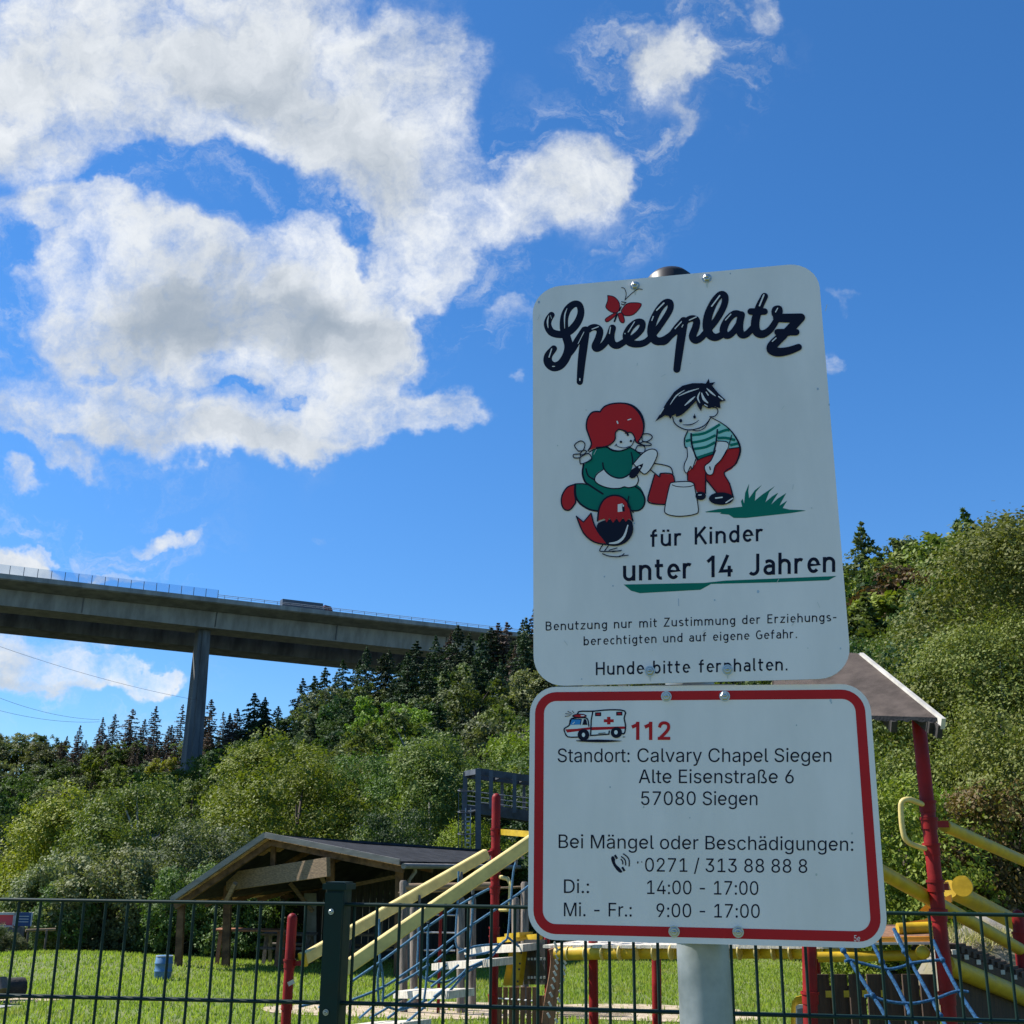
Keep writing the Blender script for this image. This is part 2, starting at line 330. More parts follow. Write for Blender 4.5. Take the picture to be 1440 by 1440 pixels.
# ------------------------------------------------------------------ ground and hillside
def ipx(px, tab): return float(np.interp(px, [a for a, b in tab], [b for a, b in tab]))
DZR = [(-200,.10),(-40,.108),(0,.109),(60,.097),(100,.103),(180,.112),(250,.12),(380,.132),(420,.145),(490,.163),(560,.178),(640,.19),(700,.2),(740,.207),(850,.222),(1000,.243),(1190,.268),(1260,.281),(1330,.288),(1500,.30),(1700,.30)]
YR = [(-200,460),(0,450),(250,420),(380,345),(490,300),(740,260),(1190,180),(1500,150),(1700,150)]
Y0 = [(-200,80),(0,80),(400,85),(740,80),(1190,60),(1500,45),(1700,45)]
DZ0 = [(-200,.05),(0,.05),(200,.055),(400,.08),(600,.085),(740,.08),(1190,.12),(1500,.12),(1700,.12)]
def pxof(X, Y): return 720 + (X / Y) * F / .985
def uof(px): return (px - 720) / F * .985
def hgt0(s): return 9 + 8 * min(max(s, 0), 1)
PEX = [(-200,4.),(0,4.),(200,4.8),(270,5.),(330,3.),(420,1.3),(490,.9),(1700,.85)]
def hill(px, s):                      # canopy ratio, distance, ground height (relative to the eye)
    y0, yr = ipx(px, Y0), ipx(px, YR); Y = y0 + (yr - y0) * s
    d0, dr = ipx(px, DZ0), ipx(px, DZR); dz = d0 + (dr - d0) * min(max(s, 0), 1) ** ipx(px, PEX)
    return dz, Y, dz * Y - hgt0(s)
def lawn_z(X, Y):
    z = -.033 * min(max(Y, 0), 33)
    z += .3 * math.exp(-((X + 10.5) / 3.2) ** 2 - ((Y - 29) / 3.0) ** 2)
    return z
def ground_z(X, Y):
    z = lawn_z(X, Y)
    if Y < 34: return z
    px = min(max(pxof(X, Y), -200), 1700); y0, yr = ipx(px, Y0), ipx(px, YR); s = (Y - y0) / (yr - y0)
    if s < 0:
        t = (Y - 34) / max(y0 - 34, 1); t = t * t * (3 - 2 * t)
        return z * (1 - t) + (hill(px, 0)[2] + EYE) * t
    if s <= 1: return hill(px, s)[2] + EYE
    return hill(px, 1)[2] + EYE - .12 * (Y - yr)
def build_ground():
    ys = list(np.arange(-40, 0, 10)) + list(np.arange(0, 40, .8)) + list(np.arange(40, 120, 4)) + list(np.arange(120, 520, 12)) + [560, 640, 760]
    us = np.linspace(-1.5, 1.5, 121); vs = []; 
    for Y in ys:
        wd = max(Y, 14)
        for u in us:
            X = u * wd; vs.append((X, Y, ground_z(X, Y)))
    n = len(us); fs = [(i * n + j, i * n + j + 1, (i + 1) * n + j + 1, (i + 1) * n + j) for i in range(len(ys) - 1) for j in range(n - 1)]
    mi = [0 if vs[f[0]][1] < 36 else 1 for f in fs]
    b = MB(); b.v = vs; b.f = fs; b.mi = mi; b.sm = [True] * len(fs)
    tag(b.build('ground', [M['lawn'], M['hill']], normals=False), kind='structure')
build_ground()
def in_poly(p, poly):
    c = False; j = len(poly) - 1
    for i in range(len(poly)):
        a, b = poly[i], poly[j]
        if (a[1] > p[1]) != (b[1] > p[1]) and p[0] < (b[0] - a[0]) * (p[1] - a[1]) / (b[1] - a[1]) + a[0]: c = not c
        j = i
    return c
def blob(cx, cy, rx, ry, n=44, seed=0, amp=.16):
    r = random.Random(seed); ph = [r.random() * 6.28 for _ in range(6)]
    return [(cx + rx * math.cos(a) * (1 + q), cy + ry * math.sin(a) * (1 + q)) for a in [2 * math.pi * i / n for i in range(n)] for q in [amp * sum(math.sin((k + 2) * a + ph[k]) / (k + 1.5) for k in range(6)) * .7]]
PITS = [blob(-.9, 18.6, 2.5, 1.5, seed=3), blob(1.9, 18.6, 1.9, 1.35, seed=5), blob(-8.0, 19.6, .85, .6, seed=8)]
def sheet(name, poly, z, m, kind='structure'):
    b = MB(); c = (sum(p[0] for p in poly) / len(poly), sum(p[1] for p in poly) / len(poly)); rings = 5; vs = []
    for k in range(rings):
        q = 1 - k / rings
        vs += [(c[0] + (p[0] - c[0]) * q, c[1] + (p[1] - c[1]) * q) for p in poly]
    n = len(poly); vs.append(c); fs = [(k * n + i, k * n + (i + 1) % n, (k + 1) * n + (i + 1) % n, (k + 1) * n + i) for k in range(rings - 1) for i in range(n)]
    fs += [((rings - 1) * n + i, (rings - 1) * n + (i + 1) % n, rings * n) for i in range(n)]
    b.v = [(x, y, ground_z(x, y) + z) for x, y in vs]; b.f = fs; b.mi = [0] * len(fs); b.sm = [True] * len(fs)
    return tag(b.build(name, m, normals=False), kind=kind)
for P_ in PITS: sheet('sand_patch', P_, .012, M['sand'])
sheet('path', [(-16, 17.2), (-12, 17.3), (-9.0, 17.6), (-7.35, 18.0), (-7.3, 18.5), (-9, 18.6), (-12, 18.4), (-16, 18.3)], .02, M['path'])
def build_grass():
    N = 150000; Y = 9.5 + 26.5 * RNG.random(N) ** .82; X = (RNG.random(N) - .5) * 1.02 * Y
    keep = np.ones(N, bool)
    for i in range(N):
        p = (X[i], Y[i])
        for P_ in PITS:
            if abs(P_[0][0] - X[i]) < 8 and in_poly(p, P_) and RNG.random() > .14: keep[i] = False
        if X[i] < -7.2 and 17.2 < Y[i] < 18.7: keep[i] = False
    X, Y = X[keep], Y[keep]; N = len(X)
    Z = np.array([lawn_z(a, b) for a, b in zip(X, Y)])
    a = RNG.random(N) * 2 * np.pi; patch = .7 + .5 * np.sin(X * 1.3 + 2 * np.sin(Y * .8)) * np.sin(Y * 1.1 + X * .4)
    h = (.035 + .05 * RNG.random(N)) * (.75 + .4 * patch); w = .006 + .007 * RNG.random(N) + Y * .0002
    lean = RNG.random(N) * .05; la = RNG.random(N) * 2 * np.pi
    P0 = np.stack([X - w * np.cos(a), Y - w * np.sin(a), Z - .004], -1); P1 = np.stack([X + w * np.cos(a), Y + w * np.sin(a), Z - .004], -1)
    P2 = np.stack([X + lean * np.cos(la), Y + lean * np.sin(la), Z + h], -1)
    tag(link('grass', quads_mesh('grass', np.stack([P0, P1, P2], 1), M['grass'])), label='short bright green lawn grass behind the mesh fence', cat='grass', kind='stuff')
build_grass()

# ------------------------------------------------------------------ trees
def unit(v): return v / np.maximum(np.linalg.norm(v, axis=-1, keepdims=True), 1e-9)
def leaf_faces(P, N, size, rng, aspect=.62):      # one lozenge leaf (or leaf spray) per point
    n = len(P); N = unit(N + rng.normal(0, .5, (n, 3))); t = unit(np.cross(N, rng.normal(0, 1, (n, 3)))); b = np.cross(N, t)
    s = size * (.6 + .8 * rng.random((n, 1)))
    return np.stack([P - t * s, P + b * s * aspect, P + t * s, P - b * s * aspect], 1)
def crown_points(n, rng, lobes, h0, h1, rx, shape, hollow=.68):
    # clumps sit on an uneven envelope; leaves fill each clump's shell
    C_ = []; Rr = []
    for i in range(lobes):
        t = (i + rng.random()) / lobes; a = rng.random() * 6.283
        env = shape(t) * rx; q = env * (.35 + .65 * rng.random() ** .5)
        C_.append((q * math.cos(a), q * math.sin(a), h0 + (h1 - h0) * t)); Rr.append(rx * (.2 + .22 * rng.random()) * (.55 + .6 * shape(t)))
    C_ = np.array(C_); Rr = np.array(Rr) * .84
    m = max(60, n // 26); k = rng.choice(lobes, m, p=Rr ** 2 / (Rr ** 2).sum())            # sprays of leaves on each clump
    d = unit(rng.normal(0, 1, (m, 3))); d[:, 2] = d[:, 2] * .85 + .15; r = Rr[k] * (hollow + (1 - hollow) * rng.random(m) ** .4) * (1 + .12 * rng.normal(0, 1, m))
    SC = C_[k] + d * r[:, None]; SN = unit(unit(d) + rng.normal(0, .45, (m, 3))); q = rng.integers(0, m, n)
    sr_ = rx * .058
    P = SC[q] + rng.normal(0, 1, (n, 3)) * sr_ * np.array([1, 1, .75]); P[:, 2] = np.maximum(P[:, 2], h0 * .6)
    return P, SN[q], C_
def tree_trunk(C_, h1, r, seed, n_limb=7, mi=0):
    rg = random.Random(seed); b = MB(); pts = [(0, 0, -.06)] + [(rg.uniform(-.012, .012), rg.uniform(-.012, .012), h1 * k / 6 * .9) for k in range(1, 7)]
    b.tube(pts, [r * (1.25 if i == 0 else 1 - .13 * i) for i in range(7)], 7)
    idx = rg.sample(range(len(C_)), min(n_limb, len(C_)))
    for i in idx:
        c = Vector(C_[i]); z0 = max(.12, c.z - .18 - rg.random() * .12); z0 = min(z0, h1 * .8)
        b.tube([(0, 0, z0), Vector((c.x * .5, c.y * .5, (z0 + c.z) / 2 + .02)), c], [r * .45, r * .3, r * .1], 5)
    return b
round_ = lambda t: math.sin(math.pi * min(max(.12 + .82 * t, 0), 1)) ** .6
oval_ = lambda t: math.sin(math.pi * (.1 + .86 * t)) ** .8
spread_ = lambda t: (math.sin(math.pi * (.05 + .8 * t)) ** .5) * (1 if t < .7 else 1 - (t - .7) * 1.1)
def deciduous(seed, n, leaf, shape=round_, lobes=34, rx=.36, h0=.16, h1=.95):
    rng = np.random.default_rng(seed); P, N, C_ = crown_points(n, rng, lobes, h0, h1 - .05, rx, shape)
    return leaf_faces(P, N + np.array([0, 0, .35]), leaf, rng), C_
def spruce(seed, n, leaf, rx=.15, whorls=26, dead=False, gap=.0):
    rng = np.random.default_rng(seed); Ps = []; Ns = []; tw = []
    for i in range(whorls):
        t = i / (whorls - 1); z = .1 + .88 * t; L = rx * (1 - t) ** .8 * (.75 + .5 * rng.random()) + .012
        for k in range(int(7 - 2 * t)):
            if rng.random() < gap: continue
            a = rng.random() * 6.283; l = L * (.65 + .5 * rng.random()); droop = -.28 * l if not dead else -.1 * l
            m = max(3, int(n / whorls / 6 * (l / rx * 1.6 + .15)))
            q = rng.random(m) ** .7; lat = rng.normal(0, .18, m) * l * (1.05 - q)
            Ps.append(np.stack([math.cos(a) * q * l - math.sin(a) * lat, math.sin(a) * q * l + math.cos(a) * lat, z + droop * q + rng.normal(0, .006, m) - .3 * abs(lat)], -1))
            Ns.append(np.tile((math.cos(a) * .3, math.sin(a) * .3, .8), (m, 1))); tw.append((z, a, l, droop))
    P = np.concatenate(Ps); N = np.concatenate(Ns)
    return leaf_faces(P, N, leaf, rng, .42), tw
def make_kind(seed, kind, n, leaf, **kw):
    if kind in ('spruce', 'dead', 'larch'):
        V, tw = spruce(seed, n, leaf, dead=kind == 'dead', **kw); b = MB(); b.tube([(0, 0, -.06), (0, 0, .5), (0, 0, .99)], [.014, .008, .001], 6)
        if kind == 'dead':
            for z, a, l, dr in tw[::1]: b.tube([(0, 0, z), (math.cos(a) * l, math.sin(a) * l, z + dr)], [.0022, .0008], 3, caps=False)
        return V, b
    V, C_ = deciduous(seed, n, leaf, **kw)
    return V, tree_trunk(C_, .8, .02, seed)
PROTO = {}
def proto(key, seed, kind, n, leaf, leafmat, bark, **kw):
    V, b = make_kind(seed, kind, n, leaf, **kw)
    cm = quads_mesh('crown', V, LEAF[leafmat]); to = b.build('trunk', M[bark], normals=False); tm = to.data
    bpy.data.objects.remove(to); PROTO[key] = (cm, tm)
def tree(key, name, label, loc, h, group=None, wid=1., cat='tree', rz=None, crown='crown'):
    cm, tm = PROTO[key]; r = thing(name, label, cat, loc, group)
    r.scale = (h * wid, h * wid, h); r.rotation_euler.z = random.random() * 6.28 if rz is None else rz
    for nm, me in ((crown, cm), ('trunk', tm)): link(nm, me, r)
    return r
shapes = [round_, oval_, spread_]
for i, (lm, bk) in enumerate([('yellow', 'bark'), ('bright', 'bark'), ('mid', 'bark'), ('dark', 'bark'), ('olive', 'birch'), ('grey', 'bark'), ('bright', 'bark'), ('mid', 'bark'), ('rust', 'bark')]):
    proto('far%d' % i, 20 + i, 'dec', 7500, .017, lm, bk, shape=shapes[i % 3], lobes=26 + 3 * (i % 4), rx=.33 + .04 * (i % 3))
    proto('mid%d' % i, 60 + i, 'dec', 26000, .0095, lm, bk, shape=shapes[(i + 1) % 3], lobes=40 + 4 * (i % 4), rx=.34 + .04 * (i % 3), h0=.1)
for i in range(3):
    proto('spruce%d' % i, 100 + i, 'spruce', 7500, .017, 'spruce', 'bark', rx=.28 + .03 * i)
    proto('dead%d' % i, 110 + i, 'dead', 4200, .017, 'dead', 'deadbark', rx=.19 + .03 * i, gap=.06)
    proto('larch%d' % i, 120 + i, 'larch', 6500, .02, 'larch', 'bark', rx=.33 + .03 * i)
TREES = []
def plant_hill():
    rnd = random.Random(5)
    LAB = {'dead': ('dead_spruce', 'bare grey brown dead spruce on the ridge beyond the viaduct pier', 'dead spruces along the ridge'),
           'brown': ('dead_spruce', 'brown dying spruce on the hill where the viaduct deck meets the trees', 'dying spruces by the deck'),
           'spruce': ('spruce_tree', 'dark green spruce in the stand below the viaduct deck', 'dark spruces on the upper hill'),
           'larch': ('conifer_tree', 'mid green conifer on the skyline right of the playground sign', 'conifers on the right hilltop'),
           'far': ('broadleaf_tree', 'small broadleaf tree in the wood covering the far hillside', 'broadleaf trees on the hillside')}
    px = -60.
    while px < 1510:
        hid = 790 < px < 1150
        step = (74 if hid else (44 if px < 790 else 50)) * rnd.uniform(.85, 1.15)
        d0, dr = ipx(px, DZ0), ipx(px, DZR); rows = max(4, int((dr - d0) / (.028 if hid else (.0105 if 60 < px < 350 else .0155))))
        for k in range(rows + 1):
            s = 1 - k / rows; top = k == 0; f0 = s
            con = 60 < px < 350 or 330 < px < 800 or px > 1100
            nsub = (3 if top and con else 2) if (top or (s > .62 and con)) and not hid else 1
            if s > .45 and 60 < px < 350: nsub = 3
            for q in range(nsub):
                pp = px + rnd.uniform(-.5, .5) * step / nsub + (q - (nsub - 1) / 2) * step / nsub * (nsub > 1); ss = s + (rnd.uniform(-.4, .4) / rows if not top else rnd.uniform(-.15, .02) / rows)
                ss = min(max(ss, 0.02), 1); fr = ss; ss = fr ** (1 / ipx(pp, PEX)); dz, Y, zt = hill(pp, ss); h = hgt0(ss) * rnd.uniform(.82, 1.16)
                kind = 'far'
                if fr > .48 and 85 < pp < 350: kind = 'dead'
                elif fr > .8 and 690 < pp < 800 and rnd.random() < .7: kind = 'brown'
                elif fr > .42 and 350 <= pp < 800 and rnd.random() < (.95 if fr > .7 else .62): kind = 'spruce' if rnd.random() < .9 else 'brown'
                elif fr > .55 and pp > 1100: kind = 'larch' if rnd.random() < .6 else 'far'
                elif .3 < fr < .75 and pp > 350 and rnd.random() < .1: kind = 'spruce'
                X = uof(pp) * Y; loc = (X, Y, ground_z(X, Y) - .2)
                if kind == 'far':
                    if top: h *= .95
                    i = rnd.choices(range(9), [1, 2, 5, 5, 2.4, 2, 1.5, 4, .3] if pp < 1000 else [.6, 1.5, 5, 6, 2, 1.2, 1, 5, .6])[0]
                    if pp < 120 and fr > .4: i = rnd.choice([2, 3, 5, 7, 3])
                    key = ('mid%d' if Y < 110 else 'far%d') % i; wid = rnd.uniform(.9, 1.25)
                else:
                    key = {'brown': 'dead'}.get(kind, kind) + str(rnd.randrange(3)); wid = rnd.uniform(.85, 1.45) if kind not in ('brown',) else 1.35
                    h *= rnd.uniform(.8, 1.22) if top else rnd.uniform(.8, 1.12)
                nm, lb, gp = LAB[kind]
                t_ = tree(key, nm, lb, loc, h, gp, wid); TREES.append(kind)
                if fr > .55 and 60 < pp < 520 and q != 1:          # broadleaf understorey closing the gaps between the conifers
                    i = rnd.choice([2, 3, 3, 7]); Yu = Y - 6 - rnd.random() * 6; Xu = uof(pp + rnd.uniform(-8, 8)) * Yu
                    tree('far%d' % i, LAB['far'][0], LAB['far'][1], (Xu, Yu, ground_z(Xu, Yu) - .3), h * rnd.uniform(.5, .68), LAB['far'][2], rnd.uniform(1.1, 1.5)); TREES.append('far')
                if kind != 'far': t_.rotation_euler.x, t_.rotation_euler.y = rnd.gauss(0, .035), rnd.gauss(0, .035)
        px += step
plant_hill()
print('hill trees', len(TREES), {k: TREES.count(k) for k in set(TREES)})

# trees at the foot of the hill: px of the axis, row of the top, distance, height, width factor
def foot_tree(key, px, ytop, Y, h, wid, name, label, cat='tree', group=None, crown='crown'):
    p = at(px, ytop, Y); gz = p.z - h
    return tree(key, name, label, (p.x, p.y, gz), h, group, wid, cat, crown=crown)
proto('hero_beech', 301, 'dec', 42000, .0082, 'yellow', 'bark', shape=spread_, lobes=60, rx=.36, h0=.05)
proto('hero_willow', 302, 'dec', 44000, .0072, 'olive', 'birch', shape=oval_, lobes=70, rx=.34, h0=.04)
proto('hero_dark', 303, 'dec', 36000, .0082, 'dark', 'bark', shape=round_, lobes=50, rx=.38, h0=.05)
proto('hero_bright', 304, 'dec', 42000, .0082, 'bright', 'bark', shape=round_, lobes=56, rx=.4, h0=.05)
proto('hero_grey', 305, 'dec', 36000, .0078, 'grey', 'birch', shape=oval_, lobes=60, rx=.36, h0=.05)
proto('hero_mid', 306, 'dec', 38000, .008, 'mid', 'bark', shape=round_, lobes=56, rx=.38, h0=.05)
FT = [('hero_dark', 30, 1128, 62, 9.5, 1.0, 'dark_tree', 'dark green dense tree at the left edge of the photo above the red banner'),
 ('hero_beech', 110, 1105, 58, 9.5, .95, 'beech_tree', 'yellow green layered beech beside the dark tree, left of the willow'),
 ('hero_willow', 205, 1078, 54, 9.6, .95, 'willow_tree', 'tall olive green fine leaved willow left of the timber shelter'),
 ('hero_grey', 285, 1140, 50, 7.4, 1.05, 'willow_tree', 'grey green bushy willow just behind the left eave of the shelter'),
 ('hero_bright', 425, 1058, 74, 11.5, 1.12, 'lime_tree', 'broad bright green tree rising behind the ridge of the shelter roof'),
 ('hero_beech', 395, 1030, 86, 12.5, 1.05, 'beech_tree', 'yellow green rounded tree right of the viaduct pier base'),
 ('hero_mid', 515, 1050, 78, 11.5, .9, 'ash_tree', 'mid green tree standing between the bright tree and the pale willow'),
 ('hero_willow', 610, 1015, 72, 12.5, .98, 'willow_tree', 'pale olive willow tree rising above the shelter roof left of the dark gantry'),
 ('hero_mid', 700, 1070, 84, 11.5, 1.0, 'ash_tree', 'mid green tree directly behind the dark steel gantry'),
 ('hero_dark', 560, 1125, 60, 8.0, .8, 'dark_tree', 'dark green small tree low behind the shelter roof'),
 ('hero_bright', 665, 1150, 58, 7.0, .8, 'young_tree', 'bright green young tree under the deck of the steel gantry'),
 ('hero_dark', 800, 1060, 70, 11., 1.1, 'dark_tree', 'dark green tree behind the left half of the lower sign'),
 ('hero_mid', 920, 1000, 60, 11., 1.1, 'ash_tree', 'mid green tree hidden behind the middle of the signs'),
 ('hero_bright', 1060, 990, 55, 11., 1.1, 'lime_tree', 'bright green tree hidden behind the right half of the signs'),
 ('hero_dark', 1225, 880, 62, 14., 1.0, 'dark_tree', 'dark green round tree behind the play tower roof'),
 ('hero_mid', 1300, 850, 70, 15., .9, 'ash_tree', 'mid green tall tree above the white bargeboard of the play tower')]
for k_, px, yt, Y, h, wd, nm, lb in FT: foot_tree(k_, px, yt, Y, h, wd, nm, lb)
# the big birch and its neighbours close behind the play tower on the right
def near_crown(key, seed, n, leaf, lm, bark, **kw): proto(key, seed, 'dec', n, leaf, lm, bark, **kw)
near_crown('near_birch', 401, 120000, .0042, 'olive', 'birch', shape=oval_, lobes=110, rx=.3, h0=.03)
near_crown('near_bush', 402, 80000, .006, 'olive', 'bark', shape=round_, lobes=80, rx=.42, h0=.02)
near_crown('near_green', 403, 40000, .0105, 'bright', 'bark', shape=round_, lobes=60, rx=.45, h0=.02)
near_crown('near_rust', 404, 30000, .011, 'rust', 'bark', shape=round_, lobes=60, rx=.45, h0=.02)
near_crown('near_grey', 405, 20000, .014, 'grey', 'bark', shape=round_, lobes=40, rx=.6, h0=.03)
NT = [('near_birch', 1432, 690, 27, 10.8, 1.12, 'birch_tree', 'tall pale leaved birch at the right edge reaching above the hilltop'),
 ('near_birch', 1392, 835, 25, 8.2, .98, 'birch_tree', 'broad olive birch behind the right post of the play tower'),
 ('near_bush', 1290, 935, 27, 7.4, .85, 'birch_tree', 'dense olive tree under the eave of the play tower roof'),
 ('near_green', 1262, 1085, 21, 3.9, .95, 'hazel_shrub', 'sunlit green leafy shrub right of the lower sign behind the grab handle'),
 ('near_green', 1345, 1105, 23, 4.2, .9, 'hazel_shrub', 'leafy green shrub right of the red tower post'),
 ('near_rust', 1418, 1090, 21, 3.9, .9, 'hornbeam_shrub', 'reddish brown shrub above the upper yellow handrail at the right edge'),
 ('near_bush', 1475, 960, 22, 6.2, .9, 'birch_tree', 'olive tree cut by the right edge of the photo')]
for k_, px, yt, Y, h, wd, nm, lb in NT: foot_tree(k_, px, yt, Y, h, wd, nm, lb, 'shrub' if 'shrub' in nm else 'tree')
near_crown('hedge_bush', 406, 17000, .018, 'grey', 'bark', shape=round_, lobes=30, rx=.62, h0=.04)
near_crown('hedge_bush_green', 407, 17000, .018, 'mid', 'bark', shape=round_, lobes=30, rx=.62, h0=.04)
rb = random.Random(9)
for i in range(17):
    px = -15 + i * 25 + rb.uniform(-7, 7); Y = 33.5 + rb.uniform(0, 3.5); h = rb.uniform(1.6, 2.9) * (1 if px > 75 else .32); Y = 31.4 if px <= 75 else Y
    X = uof(px) * Y; tree('hedge_bush' if rb.random() < .62 else 'hedge_bush_green', 'shrub', 'grey green wild shrub along the far edge of the lawn', (X, Y, ground_z(X, Y)), h, 'wild shrubs behind the lawn', rb.uniform(.8, 1.15), 'shrub', crown='foliage')
for i in range(9):
    px = 760 + i * 85 + rb.uniform(-20, 20); Y = 36 + rb.uniform(0, 3); X = uof(px) * Y
    tree('hedge_bush_green', 'shrub', 'low green shrub behind the lawn on the far side of the play frame', (X, Y, ground_z(X, Y)), rb.uniform(2.0, 3.0), 'green shrubs beyond the play frame', 1., 'shrub', crown='foliage')

for px in (1236, 1268, 1300, 1330):
    X = uof(px) * 29; tree('hedge_bush_green', 'shrub', 'dark green shrub at the foot of the pale garden shed', (X, 29, ground_z(X, 29)), rb.uniform(1.7, 2.1), 'shrubs at the garden shed', .9, 'shrub', crown='foliage')
# ------------------------------------------------------------------ viaduct
A = at(0, 806, 302.6); HZ = A.z; q = ray(700, 886); B = CAM + q * ((HZ - EYE) / q.z)
A.z = B.z = HZ; BD = (B - A).normalized(); BN = Vector((-BD.y, BD.x, 0))      # along the deck, and away from the camera
def br(l, w, z): return A + BD * l + BN * w + Vector((0, 0, z))
def extr(profile, l0, l1, m, name, parent):
    b = MB(); n = len(profile); vs = [br(l, w, z) for l in (l0, l1) for w, z in profile]
    b.add(vs, [(i, (i + 1) % n, n + (i + 1) % n, n + i) for i in range(n)]); t = tessellate_polygon([[Vector((w, z, 0)) for w, z in profile]])
    b.add(vs, [tuple(q) for q in t] + [tuple(i + n for i in q)[::-1] for q in t])
    return b.build(name, m, parent)
LP = (at(280, 886, 348) - A).dot(BD)
via = thing('viaduct', 'tall concrete motorway viaduct crossing the sky into the wooded hill', 'bridge', tuple(br(LP, 17, ground_z(*br(LP, 17, 0).xy) - HZ)))
L0, L1 = -160, 330
extr([(0, 0), (0, -1.3), (.5, -1.6), (6.5, -2.6), (7.5, -2.6), (7.5, -1.8), (24, -1.8), (24, -1.2), (.5, -1.2), (.5, 0)], L0, L1, M['concrete'], 'deck', via)
def zline(w, p, q):                      # height of a deck-parallel edge at offset w, as seen through two photo points
    o = []
    for px_, py_ in (p, q):
        r_ = ray(px_, py_); Yk = (w + (A - CAM).dot(BN)) / r_.dot(BN); P_ = CAM + r_ * Yk; o.append(((P_ - A).dot(BD), P_.z - HZ))
    (l_a, z_a), (l_b, z_b) = o
    return lambda l_: z_a + (z_b - z_a) * (l_ - l_a) / (l_b - l_a)
def girder(prof, zb, m, seg=24):          # prof: (w, z or None = bottom line)
    b = MB(); n = len(prof); vs = []
    for i in range(seg + 1):
        l_ = L0 + (L1 - L0) * i / seg; vs += [br(l_, w, zb(l_) if z is None else z) for w, z in prof]
    b.add(vs, [(i * n + j, i * n + (j + 1) % n, (i + 1) * n + (j + 1) % n, (i + 1) * n + j) for i in range(seg) for j in range(n)]); b.add([vs[j] for j in range(n)], [tuple(range(n))]); b.add(vs[-n:], [tuple(range(n))[::-1]])
    return b.build('girder', M[m], via)
ZB1 = zline(8.6, (0, 851), (400, 894)); ZB2 = zline(33, (0, 880), (400, 922))
girder([(7.6, -2.65), (8.6, None), (19.5, None), (20.5, -2.65), (20.5, -1.85), (7.6, -1.85)], ZB1, 'concrete')
girder([(26, -.05), (26, -.6), (31.5, -1.6), (33, None), (46, None), (47, -1.6), (52, -.6), (52, -.05)], ZB2, 'concrete_dark')  # second girder added for the shaded band, its shade put into the colour
def pier(l):
    g = ground_z(*br(l, 17, 0).xy) - HZ - 2; b = MB(); zt_ = ZB1(l) - .1
    def ring(w0, d0, z): return [(-w0, -d0, z), (-w0 * .42, -d0, z), (-w0 * .36, -d0 - .5, z), (w0 * .36, -d0 - .5, z), (w0 * .42, -d0, z), (w0, -d0, z), (w0, d0, z), (-w0, d0, z)]
    vs = [br(l + x, 14.5 + y, z) for (w0, d0, zz) in ((1.75, 2.3, zt_), (2.5, 3.4, g)) for x, y, z in ring(w0, d0, zz)]
    n = 8; b.add(vs, [(i, (i + 1) % n, n + (i + 1) % n, n + i) for i in range(n)] + [tuple(range(n))])
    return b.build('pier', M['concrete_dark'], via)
pier(LP); pier(LP - 115)
for k in range(9):
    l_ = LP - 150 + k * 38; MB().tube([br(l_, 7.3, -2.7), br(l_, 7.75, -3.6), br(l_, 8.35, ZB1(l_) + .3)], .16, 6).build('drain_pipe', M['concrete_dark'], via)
nb = thing('noise_barrier', 'clear noise barrier with thin dark posts along the viaduct edge', 'noise barrier', tuple(br(20, .3, 0)))
lend = (at(308, 838, 330) - A).dot(BD); k = 0; l = lend; gl = MB()
ps = []
while l > -70:
    ps.append(l); l -= 3.55
for l in ps: MB().beam(br(l, .3, 0), br(l, .3, 2.4), .16, .16, up=(BD.x, BD.y, 0)).build('post', M['steel_dark'], nb)
gl.beam(br(ps[-1], .33, 1.3), br(ps[0], .33, 1.3), .03, 2.5); gl.build('pane', M['glass'], nb)
gr = thing('guard_rail', 'thin metal guard rail on the viaduct running into the trees', 'guard rail', tuple(br(lend, .3, 0)))
b = MB(); b.tube([br(lend, .3, 1.05), br(L1 - 5, .3, 1.05)], .09, 5); b.tube([br(lend, .3, .6), br(L1 - 5, .3, .6)], .07, 5); b.build('rail', M['steel_pale'], gr)
l = lend + 2
while l < 150: MB().beam(br(l, .3, 0), br(l, .3, 1.1), .12, .12, up=(BD.x, BD.y, 0)).build('post', M['steel_dark'], gr); l += 4
lt0 = (at(385, 856, 350) - A).dot(BD); lt1 = (at(468, 864, 350) - A).dot(BD); TL = lt1 - lt0
tr = thing('truck', 'articulated lorry with grey trailer and dark red cab driving over the viaduct', 'truck', tuple(br(lt0, 3.5, -1.15)))
def tb(l0, l1, w0, w1, z0, z1, mname, name):
    b = MB(); b.frame8([br(l, w, z) for z in (z0, z1) for l, w in ((l0, w0), (l1, w0), (l1, w1), (l0, w1))]); return b.build(name, M[mname], tr)
tb(lt0, lt0 + TL * .8, 2.2, 4.7, -.1, 2.55, 'truckbody', 'trailer')
b = MB(); b.prism([br(lt0 + TL * .84, 2.3, -.6), br(lt1, 2.3, -.6), br(lt1, 2.3, .8), br(lt1 - .6, 2.3, 1.9), br(lt0 + TL * .84, 2.3, 2.2)], BN * 2.3); b.build('cab', M['truckcab'], tr)
for f in (.06, .12, .18, .72, .93):
    c = br(lt0 + TL * f, 2.3, -.66); MB().tube([c, c + BN * 2.3], .52, 12).build('wheel', M['tyre'], tr)
